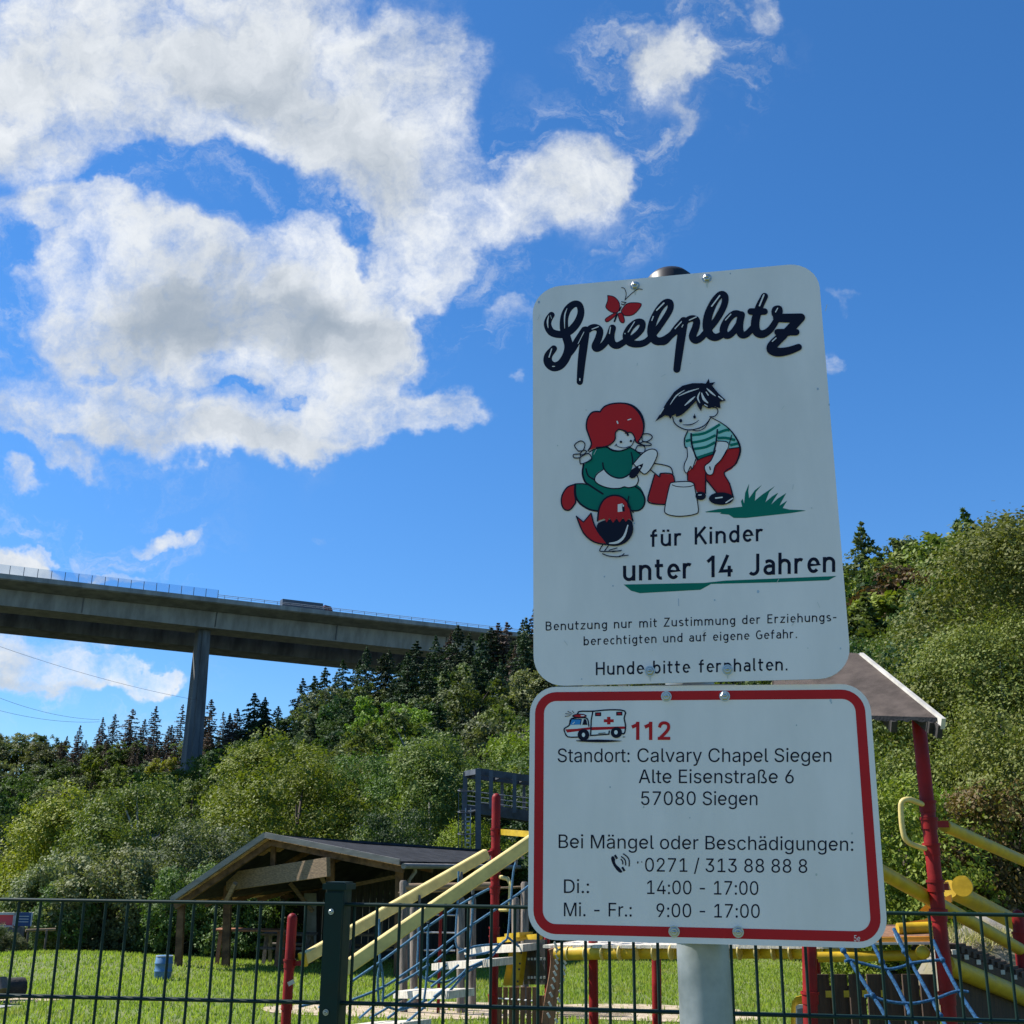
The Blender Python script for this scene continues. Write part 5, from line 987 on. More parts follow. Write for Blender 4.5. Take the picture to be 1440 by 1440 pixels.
FDATA = '-453|337 244,337 188,114 188,114 244;.188|95 -4,83 -3,73 1,63 9,55 18,51 29,50 41,51 53,55 64,63 73,73 81,83 85,95 87,107 85,118 81,128 73,135 64,140 53,141 41,140 29,135 18,128 9,118 1,107 -3;/249|235 533,71 -76,14 -76,178 533;0453|227 -7,191 -3,158 7,130 24,105 48,85 77,69 113,57 155,50 202,48 254,50 306,57 353,69 395,85 431,106 461,130 484,159 502,191 512,227 516,262 512,295 502,323 484,348 461,368 431,384 395,396 353,403 306,405 254,403 202,396 155,384 113,368 77,348 48,323 24,295 7,263 -3|227 50,250 52,271 60,290 74,306 92,320 116,330 144,338 176,342 213,344 254,342 295,338 332,330 365,320 393,306 416,290 435,271 449,250 457,227 460,203 457,182 449,163 435,147 416,134 393,123 365,115 332,111 295,109 254,111 213,115 176,123 144,134 116,147 92,163 74,182 60,203 52;1453|76 0,76 55,391 55,391 0|276 509,276 0,212 0,212 448,209 448,86 358,86 427,198 509;2453|64 0,64 47,234 229,252 248,268 266,282 282,294 298,303 312,311 327,316 341,319 356,320 371,319 389,315 405,308 419,298 431,287 441,273 449,258 455,241 458,224 460,205 458,188 454,172 447,159 438,148 427,139 413,132 398,128 381,127 362,66 362,68 391,75 418,86 442,102 464,121 482,143 496,168 507,196 513,225 516,254 513,281 507,306 497,328 482,346 465,361 445,372 423,379 398,381 372,380 354,377 336,371 318,363 299,351 280,336 259,317 235,294 209,267 180,153 60,153 57,389 57,389 0;3453|218 -7,188 -5,159 1,133 10,108 22,88 38,70 57,57 79,48 104,44 132,109 132,112 115,118 100,126 87,137 76,150 66,165 59,182 54,200 51,219 50,239 51,258 55,275 61,291 69,304 80,315 93,323 108,328 125,329 145,328 163,323 180,316 196,306 211,292 223,275 234,254 241,229 246,201 248,157 248,157 299,288 448,288 452,70 452,70 509,372 509,372 461,211 278,211 289,247 290,279 286,308 276,333 262,354 244,371 222,383 198,391 173,393 145,390 116,383 90,370 66,354 45,333 27,309 12,281 2,251 -5;4453|40 105,40 158,247 509,311 509,109 166,109 163,413 163,413 105|282 0,282 121,282 146,282 318,343 318,343 0;5453|221 -7,192 -5,165 1,140 11,118 25,99 41,83 60,71 82,63 105,60 130,122 130,125 115,130 102,138 89,148 78,160 68,173 60,188 54,204 51,221 50,241 51,259 56,276 64,291 75,304 89,314 104,322 122,326 141,328 162,326 183,321 203,314 221,303 237,290 251,275 262,257 270,238 275,218 277,201 276,184 273,167 268,152 262,139 255,128 246,67 253,96 509,366 509,366 452,151 452,134 301,136 301,148 311,162 318,178 325,194 330,212 333,229 334,252 332,274 328,294 321,313 311,330 299,345 285,358 269,370 251,379 231,386 210,390 187,391 163,388 132,381 102,369 76,352 52,332 32,309 15,282 3,253 -4;6453|226 -7,196 -4,168 3,142 15,119 31,100 51,84 74,73 101,66 130,64 162,65 187,71 212,80 239,93 268,112 302,137 340,252 509,322 509,151 261,145 261,151 270,157 279,165 288,174 295,184 302,196 307,208 311,221 313,235 314,265 312,291 305,316 295,337 280,355 262,370 240,380 215,387 187,389 157,387 127,379 98,368 73,352 50,333 30,310 14,284 3,257 -4|226 48,245 50,263 55,279 63,293 73,304 86,314 101,322 119,326 137,327 157,326 178,322 196,314 213,304 228,293 241,279 251,263 259,245 264,226 265,207 264,190 259,174 252,160 241,148 229,138 214,131 197,126 179,125 158,126 138,131 119,138 102,148 86,160 73,174 63,190 55,207 50;7453|97 0,323 448,323 452,62 452,62 509,391 509,391 449,165 0;8453|226 -7,193 -5,163 1,136 11,111 25,91 42,74 62,62 84,54 109,52 135,53 156,58 176,65 195,75 212,87 228,101 241,117 252,134 260,153 265,153 267,129 276,109 289,93 308,80 330,73 354,70 380,73 405,79 429,90 450,106 469,124 485,146 498,170 508,197 514,226 516,255 514,282 508,306 498,328 485,346 469,361 450,373 429,379 405,382 380,379 354,372 330,359 308,343 289,323 276,300 267,300 265,319 260,335 252,351 241,365 228,377 212,387 195,395 176,399 156,401 135,398 109,391 84,378 62,362 42,341 25,317 11,289 1,259 -5|226 49,248 50,267 54,285 60,300 69,313 79,323 91,331 106,335 121,337 139,335 157,330 173,322 189,312 202,298 213,283 223,265 230,247 234,226 235,206 234,187 230,169 223,154 213,140 202,130 189,122 173,117 157,115 139,117 121,121 106,129 91,139 79,152 69,167 60,185 54,205 50|226 290,244 291,260 294,274 300,287 308,298 318,307 330,314 344,318 359,319 376,318 392,314 407,308 420,299 432,288 442,275 449,260 455,244 459,226 460,208 459,192 455,177 449,164 442,153 432,145 420,138 407,134 392,133 376,134 359,138 344,145 330,154 318,165 308,178 300,193 294,209 291;9453|226 516,256 513,285 506,310 494,333 478,352 458,368 434,380 408,387 378,389 347,387 322,382 296,373 270,359 240,340 207,315 168,200 0,130 0,301 248,307 248,302 238,295 229,287 221,278 214,268 207,257 202,245 198,232 195,218 195,188 197,161 203,137 214,116 229,98 247,83 269,72 294,66 321,64 352,66 382,73 411,85 436,101 459,120 479,143 494,168 506,196 513|226 460,207 459,190 454,174 446,160 435,148 423,138 407,131 390,127 372,125 352,127 331,131 313,138 295,148 280,160 268,174 257,190 250,207 245,226 243,245 245,263 249,279 257,293 267,305 280,314 295,322 312,326 330,327 350,326 371,322 390,314 407,305 422,293 435,279 446,263 454,245 459;:188|95 -4,83 -3,73 1,63 9,55 18,51 29,50 41,51 53,55 64,63 73,73 81,83 85,95 87,107 85,118 81,128 73,135 64,140 53,141 41,140 29,135 18,128 9,118 1,107 -3|95 271,83 272,73 277,63 284,55 294,51 304,50 316,51 328,55 339,63 349,73 356,83 360,95 362,107 360,118 356,128 349,135 339,140 328,141 316,140 304,135 294,128 284,118 277,107 272;A480|16 0,201 509,276 509,463 0,395 0,287 302,280 323,272 346,264 372,255 402,244 438,232 478,245 478,233 437,222 402,213 371,204 345,197 322,191 302,85 0|110 142,110 199,370 199,370 142;B456|60 0,60 509,241 509,274 507,304 501,329 491,350 477,367 461,381 442,390 421,396 398,398 374,397 353,393 336,387 320,378 307,368 295,356 286,343 278,329 272,315 267,315 262,331 260,347 254,363 245,378 234,391 220,402 203,411 184,416 161,418 136,416 111,410 88,400 67,386 48,368 31,344 18,317 8,284 2,247 0|125 57,245 57,281 60,309 67,330 80,344 96,353 115,355 137,354 153,350 169,342 184,333 197,320 209,306 218,289 225,269 229,248 231,125 231|125 285,238 285,256 287,273 290,288 296,302 304,314 314,323 326,330 340,335 355,336 372,333 393,326 412,313 429,294 442,270 449,240 452,125 452;C510|267 -7,225 -3,186 7,150 25,119 49,92 79,70 115,53 157,44 203,40 254,44 305,53 352,70 393,92 429,119 459,150 484,186 501,225 512,267 516,293 514,317 511,340 504,362 496,383 485,402 471,419 456,435 438,448 418,459 397,467 373,473 348,408 348,404 365,397 380,389 395,380 407,369 418,357 428,344 437,330 444,315 449,300 453,284 455,267 456,237 453,209 445,184 432,161 414,141 391,125 364,113 332,106 295,103 254,106 213,113 177,125 145,141 117,161 94,184 76,210 63,237 56,267 53,284 54,300 56,315 60,330 65,344 72,357 81,369 90,380 102,389 114,397 128,404 144,408 160,473 160,467 135,459 112,448 91,435 71,420 53,402 38,383 24,363 13,341 5,317 -2,293 -6;D502|219 0,96 0,96 57,215 57,254 60,288 68,318 81,343 99,363 122,379 149,390 181,397 216,399 255,397 294,390 329,379 361,364 388,344 410,320 428,291 441,258 449,221 452,93 452,93 509,225 509,273 505,315 495,353 478,385 455,412 426,433 391,449 351,458 306,462 255,458 205,449 159,433 119,411 83,384 54,351 31,312 14,268 3|125 509,125 0,60 0,60 509;E419|60 0,60 509,372 509,372 452,125 452,125 286,355 286,355 229,125 229,125 57,375 57,375 0;F410|60 0,60 509,369 509,369 452,125 452,125 278,346 278,346 221,125 221,125 0;M628|60 0,60 509,152 509,277 187,287 159,299 123,311 84,322 49,307 49,318 83,330 121,342 158,352 187,476 509,568 509,568 0,504 0,504 291,504 327,505 369,506 413,507 457,513 457,508 441,503 425,498 409,482 363,467 322,456 291,342 0,286 0,170 291,159 321,145 361,129 408,112 457,119 457,120 416,121 372,122 328,122 291,122 0;S447|224 -9,188 -7,156 -1,128 9,102 23,81 40,64 60,51 83,42 109,38 137,104 137,108 118,114 102,123 88,136 76,150 66,166 59,185 53,204 50,224 49,246 50,267 54,286 60,303 69,317 79,329 92,338 106,344 122,346 139,344 154,340 168,332 179,322 189,310 197,296 205,280 211,263 217,245 222,184 239,145 253,112 269,86 289,67 313,56 341,52 372,54 400,62 425,75 448,92 468,113 484,138 498,165 508,195 514,227 516,259 514,289 508,316 498,340 484,360 468,377 449,390 427,398 403,401 378,337 378,332 402,320 421,302 437,280 449,254 456,225 459,204 457,185 454,167 448,152 440,139 430,129 418,121 405,117 391,115 376,117 359,122 345,131 334,142 324,155 315,169 308,184 302,198 297,212 293,264 279,279 275,295 270,312 264,328 256,344 248,359 238,372 226,384 213,395 198,402 180,407 161,408 139,406 112,399 87,386 64,370 43,349 25,323 11,294 0,261 -7;a389|160 -9,137 -7,115 -3,94 5,76 15,60 29,48 45,38 63,32 84,30 108,32 128,36 146,43 161,53 174,64 184,78 193,92 200,108 206,125 211,143 214,161 217,178 220,234 227,247 229,257 231,265 235,271 240,274 246,276 255,276 257,275 272,272 285,267 297,260 307,251 315,240 322,227 327,212 330,196 331,178 330,163 327,149 322,137 316,127 309,118 301,110 292,104 283,100 274,41 291,51 313,64 331,79 346,95 358,114 368,133 375,153 380,173 383,194 384,208 384,223 382,239 379,255 375,271 369,286 360,300 350,312 336,322 320,330 301,335 278,337 251,337 0,277 0,277 52,272 52,267 43,260 34,252 25,242 16,229 8,215 1,199 -4,181 -7|170 45,192 47,211 51,228 59,242 68,254 80,263 93,270 108,274 122,276 138,276 190,272 187,267 184,259 182,251 180,241 178,231 176,200 171,175 168,161 166,147 163,134 159,122 153,112 147,103 139,97 130,93 118,92 105,93 93,96 82,102 72,109 64,119 57,130 52,142 48,156 46;c396|207 -8,174 -5,144 3,117 16,93 35,72 58,56 85,44 116,37 150,34 187,37 225,44 260,56 291,72 318,93 341,117 360,144 374,174 382,207 384,226 384,243 381,260 377,276 371,291 364,305 356,318 346,330 335,340 322,349 308,356 293,362 277,303 262,300 272,295 281,290 289,284 297,278 304,270 311,261 316,252 321,242 325,231 328,220 329,207 330,184 328,163 321,145 310,130 296,118 278,108 258,102 236,98 212,96 187,98 163,102 139,108 117,118 97,130 80,145 66,163 55,184 49,207 46,220 47,232 49,243 52,253 55,262 60,271 66,279 73,285 80,292 89,297 98,301 107,304 117,363 102,357 86,350 70,341 56,331 43,319 32,306 21,292 12,277 5,261 -1,244 -5,226 -7;d424|195 -8,165 -6,137 3,111 16,89 34,70 57,55 84,43 116,36 151,34 189,36 227,43 261,55 293,70 320,89 342,112 361,137 374,165 382,196 384,218 383,237 379,253 373,267 364,278 355,287 346,295 336,301 327,306 319,311 319,311 509,372 509,372 0,313 0,313 59,307 59,301 50,295 41,287 31,277 21,266 12,252 4,236 -3,217 -7|205 47,226 49,246 55,263 65,278 78,290 95,299 115,306 138,310 162,312 189,310 216,306 241,300 263,290 282,278 299,263 312,246 322,227 328,205 330,182 328,162 322,145 311,130 298,118 281,108 261,102 239,98 215,96 189,98 163,102 139,109 117,118 97,130 80,145 66,162 55,182 49;e404|212 -8,177 -5,145 3,117 16,92 35,72 58,56 85,44 116,37 150,34 187,36 224,44 258,55 290,71 317,91 340,115 359,142 373,172 382,205 384,226 383,246 380,266 374,285 366,303 355,319 341,334 324,347 305,357 282,365 256,370 227,371 194,371 169,75 169,75 221,338 221,310 202,308 226,304 248,298 269,288 286,277 301,263 314,246 323,227 328,205 330,183 328,164 323,146 313,131 301,119 286,109 270,102 251,97 231,96 211,96 178,98 151,102 127,110 106,121 88,135 73,151 61,169 53,190 48,212 46,227 47,241 49,254 53,265 58,276 65,285 73,294 82,300 93,306 105,365 91,358 72,348 55,335 39,320 26,302 14,283 4,261 -3,237 -7;g425|207 -151,180 -149,156 -146,134 -140,114 -132,97 -122,82 -110,70 -97,59 -84,51 -69,101 -41,107 -49,114 -57,122 -66,131 -74,142 -82,154 -88,169 -93,187 -96,207 -97,236 -95,261 -87,282 -75,298 -58,308 -34,311 -6,311 68,306 68,301 60,294 51,287 41,277 32,266 23,252 16,236 10,217 6,195 5,165 7,138 14,113 27,90 43,71 65,55 90,43 120,36 154,34 191,36 229,43 263,55 293,71 320,90 342,112 361,138 374,166 382,196 384,218 383,237 379,253 373,267 365,279 356,288 346,296 336,302 327,308 319,313 319,313 379,372 379,372 -9,370 -40,363 -67,350 -90,334 -109,314 -124,291 -136,265 -144,237 -149|205 59,227 61,246 66,264 75,278 87,290 103,300 121,307 142,311 166,312 193,311 219,307 242,300 264,291 283,279 299,264 312,247 322,227 328,205 330,182 328,163 322,145 312,130 298,118 282,109 262,102 241,98 218,96 193,98 167,102 144,109 123,118 104,131 88,145 76,163 66,183 61;h410|114 227,114 0,53 0,53 509,114 509,114 287,102 287,116 319,132 344,152 362,175 374,200 382,227 384,252 383,275 377,295 369,313 356,328 340,341 321,350 298,355 271,357 240,357 0,296 0,296 235,293 263,286 286,273 304,256 318,235 326,210 329,192 328,176 324,161 317,147 308,136 297,126 283,119 266,115 248;i167|53 0,53 379,114 379,114 0|84 443,73 444,63 448,54 455,47 463,43 472,41 483,43 494,47 504,54 512,63 518,73 522,84 524,95 522,105 518,114 512,121 504,125 494,126 483,125 472,121 463,114 455,105 448,95 444;l189|139 -2,112 0,91 8,74 20,62 37,55 59,53 84,53 509,114 509,114 99,114 83,117 71,120 62,126 57,135 53,146 52,160 53,170 54,181 3,162 -1,154 -2,147 -2;n410|114 227,114 0,53 0,53 379,112 379,112 287,102 287,116 319,132 344,152 362,175 374,200 382,227 384,252 383,275 377,295 369,313 356,328 340,341 321,350 298,355 271,357 240,357 0,296 0,296 235,293 263,286 286,273 304,256 318,235 326,210 329,192 328,176 324,161 317,147 308,136 297,126 283,119 266,115 248;o415|207 -8,174 -5,144 3,117 16,93 35,72 58,56 85,44 116,37 150,34 187,37 225,44 260,56 291,72 318,93 341,117 360,144 374,174 382,207 384,241 382,271 374,299 360,323 341,343 318,359 291,371 260,379 225,381 187,379 150,371 116,359 85,343 58,323 35,299 16,271 3,241 -5|207 46,231 49,252 55,270 66,285 80,298 97,307 117,314 139,318 163,319 187,318 212,314 236,307 258,298 278,285 296,270 310,252 321,231 328,207 330,184 328,163 321,145 310,130 296,118 278,108 258,102 236,98 212,96 187,98 163,102 139,108 117,118 97,130 80,145 66,163 55,184 49;p424|53 -143,53 379,112 379,112 319,118 319,123 327,130 336,137 346,147 355,158 364,171 373,188 379,207 383,229 384,259 382,287 374,313 361,335 342,354 320,370 293,381 261,388 227,390 189,388 151,381 116,370 84,355 57,336 34,313 16,288 3,260 -6,229 -8,208 -7,189 -3,173 4,159 12,147 21,138 31,130 41,124 50,118 59,114 59,114 -143|220 47,242 49,262 55,279 66,294 80,306 97,316 117,323 139,327 163,328 189,327 215,323 239,316 261,307 281,295 298,280 311,262 322,243 328,220 330,198 328,178 322,161 312,147 299,134 282,125 263,118 241,114 216,113 189,114 162,118 138,125 115,135 95,147 78,162 65,179 55,198 49;r259|53 0,53 379,112 379,112 321,115 321,124 339,137 354,152 367,171 377,191 383,213 385,229 384,243 384,243 322,230 324,223 325,215 326,207 326,190 324,174 321,159 315,146 306,135 296,126 284,119 269,115 254,114 237,114 0;s365|182 -8,157 -7,133 -3,112 3,93 12,76 24,62 38,50 54,41 73,36 94,94 107,101 87,111 72,124 60,141 52,160 47,181 45,206 47,227 53,244 62,258 74,265 88,268 103,266 115,262 126,254 136,243 144,229 150,212 155,149 170,118 180,92 192,72 208,58 227,50 249,47 274,49 295,55 314,65 332,79 347,95 360,115 370,137 378,161 383,187 384,212 383,234 379,254 372,271 363,286 352,299 339,309 324,318 308,324 290,268 277,262 291,254 304,243 316,228 325,210 331,187 333,166 331,147 326,131 317,119 305,111 292,109 277,110 264,115 253,124 243,136 235,152 229,172 223,229 209,261 200,287 187,306 171,320 153,328 131,331 107,329 85,323 65,312 47,298 31,281 18,260 6,236 -2,210 -7;t227|204 379,204 327,6 327,6 379|65 471,126 471,126 98,127 83,130 70,136 61,144 55,156 51,170 50,185 51,202 54,213 2,207 0,200 -2,192 -3,184 -3,176 -4,168 -4,138 -1,113 7,92 21,77 41,68 64,65 93;u410|182 -5,158 -3,135 2,115 11,97 23,82 39,69 59,60 82,54 109,53 139,53 379,114 379,114 144,116 117,124 94,137 75,154 61,175 53,200 50,218 51,234 55,249 62,263 71,274 83,283 97,290 113,295 132,296 153,296 379,357 379,357 0,298 0,298 92,307 92,294 60,277 35,257 17,234 5,209 -3;v389|163 0,17 379,84 379,165 155,173 132,180 110,187 87,193 64,199 42,206 21,184 21,191 42,197 64,203 87,209 110,216 132,224 155,305 379,371 379,226 0;y389|47 -139,61 -86,71 -87,83 -89,94 -90,104 -89,113 -86,122 -81,130 -74,138 -64,145 -51,151 -36,163 -1,17 379,84 379,165 155,173 132,180 109,187 87,193 64,199 42,206 21,184 21,190 42,196 64,202 87,209 110,216 132,224 155,305 379,371 379,204 -58,196 -77,187 -93,177 -107,165 -119,153 -128,139 -136,125 -141,109 -144,91 -145,82 -145,73 -144,65 -143,57 -142,52 -140;ß442|122 362,122 0,60 0,60 362,64 409,77 447,99 477,127 498,160 511,197 516,218 514,240 510,260 503,280 493,297 479,312 463,323 443,330 420,332 393,331 377,329 363,325 351,320 340,315 331,309 322,303 314,297 306,292 299,289 291,286 282,285 272,287 261,291 250,297 241,306 232,316 224,327 215,339 207,350 198,362 188,373 177,383 165,391 152,398 137,402 120,403 100,401 79,396 59,386 42,374 27,358 15,340 6,319 -1,295 -5,269 -7,247 -6,227 -3,207 1,190 7,175 14,164 20,187 74,196 69,206 64,217 58,231 54,247 51,265 50,287 51,306 56,321 64,333 75,339 88,342 104,340 117,336 129,330 139,321 149,311 158,300 167,288 175,276 184,264 194,253 204,243 215,235 227,228 240,224 255,223 272,223 285,226 297,230 306,235 314,241 322,247 329,254 337,259 345,264 353,269 363,271 374,272 388,269 410,262 428,250 442,234 451,217 457,197 459,174 456,156 448,141 435,130 417,124 393;ä389|160 -9,137 -7,115 -3,94 5,76 15,60 29,48 45,38 63,32 84,30 108,32 128,36 146,43 161,53 174,64 184,78 193,92 200,108 206,125 211,143 214,161 217,178 220,234 227,247 229,257 231,265 235,271 240,274 246,276 255,276 257,275 272,272 285,267 297,260 307,251 315,240 322,227 327,212 330,196 331,178 330,163 327,149 322,137 316,127 309,118 301,110 292,104 283,100 274,41 291,51 313,64 331,79 346,95 358,114 368,133 375,153 380,173 383,194 384,208 384,223 382,239 379,255 375,271 369,286 360,300 350,312 336,322 320,330 301,335 278,337 251,337 0,277 0,277 52,272 52,267 43,260 34,252 25,242 16,229 8,215 1,199 -4,181 -7|170 45,192 47,211 51,228 59,242 68,254 80,263 93,270 108,274 122,276 138,276 190,272 187,267 184,259 182,251 180,241 178,231 176,200 171,175 168,161 166,147 163,134 159,122 153,112 147,103 139,97 130,93 118,92 105,93 93,96 82,102 72,109 64,119 57,130 52,142 48,156 46|261 443,251 444,241 448,233 455,226 463,222 472,221 483,222 494,226 503,233 512,241 518,251 522,261 523,272 522,281 518,290 512,296 503,300 494,301 483,300 472,296 463,290 455,281 448,272 444|117 443,107 444,97 448,89 455,82 463,78 472,77 483,78 494,82 503,89 512,97 518,107 522,117 523,128 522,138 518,146 512,152 503,156 494,158 483,156 472,152 463,146 455,138 448,128 444'
# ------------------------------------------------------------------ the two signs on their post
class Plane:
    def __init__(s, yaw, lean, tw, x, y, z, w, h):
        ex = Vector((math.cos(yaw), math.sin(yaw), 0)); n = Vector((-math.sin(yaw), math.cos(yaw), 0)); ez = math.cos(lean) * Vector((0, 0, 1)) + math.sin(lean) * n
        s.a = math.cos(tw) * ex + math.sin(tw) * ez; s.b = -math.sin(tw) * ex + math.cos(tw) * ez; s.n = -(s.a.cross(s.b)); s.n = s.n if s.n.y < 0 else -s.n
        s.o = Vector((x, y, z + EYE)); s.w, s.h = w, h           # o: lower left corner; n: towards the viewer
    def px(s, x, y, off=0.):
        d = ray(x, y); k = (s.o - CAM).dot(s.n) / d.dot(s.n); return CAM + d * k + s.n * off
    def uv(s, u, v, off=0.): return s.o + s.a * u + s.b * v + s.n * off
UPS = Plane(-.2017, .0016, .0074, .0320, 1.5754, .2271, .42, .6046)
LOS = Plane(-.1676, .0001, -.0039, .0256, 1.5754, -.0969 - .3238 if False else -.0969, .4467, .3238)
def rrect(w, h, r, ins=0., n=9):
    w0, w1, h0, h1 = ins, w - ins, ins, h - ins; r -= ins; pts = []
    for cx, cy, a0 in ((w1 - r, h1 - r, 0), (w0 + r, h1 - r, 90), (w0 + r, h0 + r, 180), (w1 - r, h0 + r, 270)):
        for k in range(n): a = R(a0 + 90 * k / (n - 1)); pts.append((cx + r * math.cos(a), cy + r * math.sin(a)))
    return pts
def plate(P, rad, parent):
    b = MB(); pts = [P.uv(u, v) for u, v in rrect(P.w, P.h, rad)]; n = len(pts); bk = [p - P.n * .003 for p in pts]
    b.add(pts + bk, [tuple(range(n)), tuple(range(n, 2 * n))[::-1]]); b.add(pts + bk, [(i, (i + 1) % n, n + (i + 1) % n, n + i) for i in range(n)], 1)
    return b.build('plate', [M['plate'], M['zinc']], parent)
def bolt(P, x, y, parent, r=.0063):
    c = P.px(x, y); b = MB(); n = P.n; b.tube([c, c + n * .0012], r * 1.12, 20)
    b.tube([c + n * .0012, c + n * .004, c + n * .0052], [r * .92, r * .9, r * .7], 6, sm=False); b.ball(c + n * .0048, r * .5, r * .5, r * .3, 0, 12, 6)
    b.build('bolt', M['bolt'], parent)
class Print:                               # flat printed ink on a plate, drawn in the photo's pixels
    def __init__(s, P, aff=(0, 0, 1)): s.P = P; s.b = MB(); s.mats = []; s.lay = 0; s.aff = aff
    def mi(s, m):
        if m not in s.mats: s.mats.append(m)
        return s.mats.index(m)
    def cv(s, p): ox, oy, k = s.aff; return (ox + p[0] / k, oy + p[1] / k)
    def fill(s, pts, m, sm=0, holes=()):
        s.lay += 1; off = .0002 + s.lay * .00003
        loops = []
        for L in (pts,) + tuple(holes):
            L = [Vector((*s.cv(p), 0)) for p in L]
            if sm: L = smooth_pts(L, sm, True)
            loops.append(L)
        tri = tessellate_polygon(loops); flat = [p for L in loops for p in L]
        s.b.add([s.P.px(p.x, p.y, off) for p in flat], [tuple(t) for t in tri], s.mi(m)); return s
    def line(s, pts, w, m='navy', sm=3, cap=True, closed=False):
        s.lay += 1; k = s.aff[2]; P = [Vector((*s.cv(p[:2]), 0)) for p in pts]; ws = [(w[i] if isinstance(w, (list, tuple)) else w) / k / 2 for i in range(len(pts))]
        if sm:
            Q = [Vector((p.x, p.y, q)) for p, q in zip(P, ws)]
            if closed: Q.append(Q[0].copy())
            Q = smooth_pts(Q, sm); P = [Vector((q.x, q.y, 0)) for q in Q]; ws = [max(q.z, .05) for q in Q]
        n = len(P); L = []; Rr = []
        for i in range(n):
            d0 = (P[i] - P[i - 1]).normalized() if i else (P[1] - P[0]).normalized(); d1 = (P[i + 1] - P[i]).normalized() if i < n - 1 else d0
            if d0.length < .1: d0 = d1
            if d1.length < .1: d1 = d0
            t = d0 + d1; t = t.normalized() if t.length > .3 else d0
            nn = Vector((-t.y, t.x, 0)); c = max(.5, abs(nn.dot(Vector((-d0.y, d0.x, 0))))); L.append(P[i] + nn * ws[i] / c); Rr.append(P[i] - nn * ws[i] / c)
        vs = []; o0 = .0002 + s.lay * .00003
        for i in range(n):
            off = o0 + .00005 * i / n
            vs += [s.P.px(L[i].x, L[i].y, off), s.P.px(Rr[i].x, Rr[i].y, off)]
        s.b.add(vs, [(2 * i, 2 * i + 1, 2 * i + 3, 2 * i + 2) for i in range(n - 1)], s.mi(m))
        if cap:
            for e, j in ((0, 1), (n - 1, n - 2)):
                d = (P[e] - P[j]).normalized(); nn = Vector((-d.y, d.x, 0)); off = o0 + .00005 * e / n
                arc = [P[e] + (nn * math.cos(R(a)) + d * math.sin(R(a))) * ws[e] for a in range(0, 181, 20)]
                s.b.add([s.P.px(p.x, p.y, off) for p in arc], [tuple(range(len(arc)))], s.mi(m))
        s.lay += 1.7; return s
    def disc(s, c, rx, m='navy', ry=None, n=18): return s.fill([(c[0] + rx * math.cos(2 * math.pi * i / n), c[1] + (ry or rx) * math.sin(2 * math.pi * i / n)) for i in range(n)], m)
    def done(s, name, parent): return s.b.build(name, [M[m] for m in s.mats], parent, normals=False)

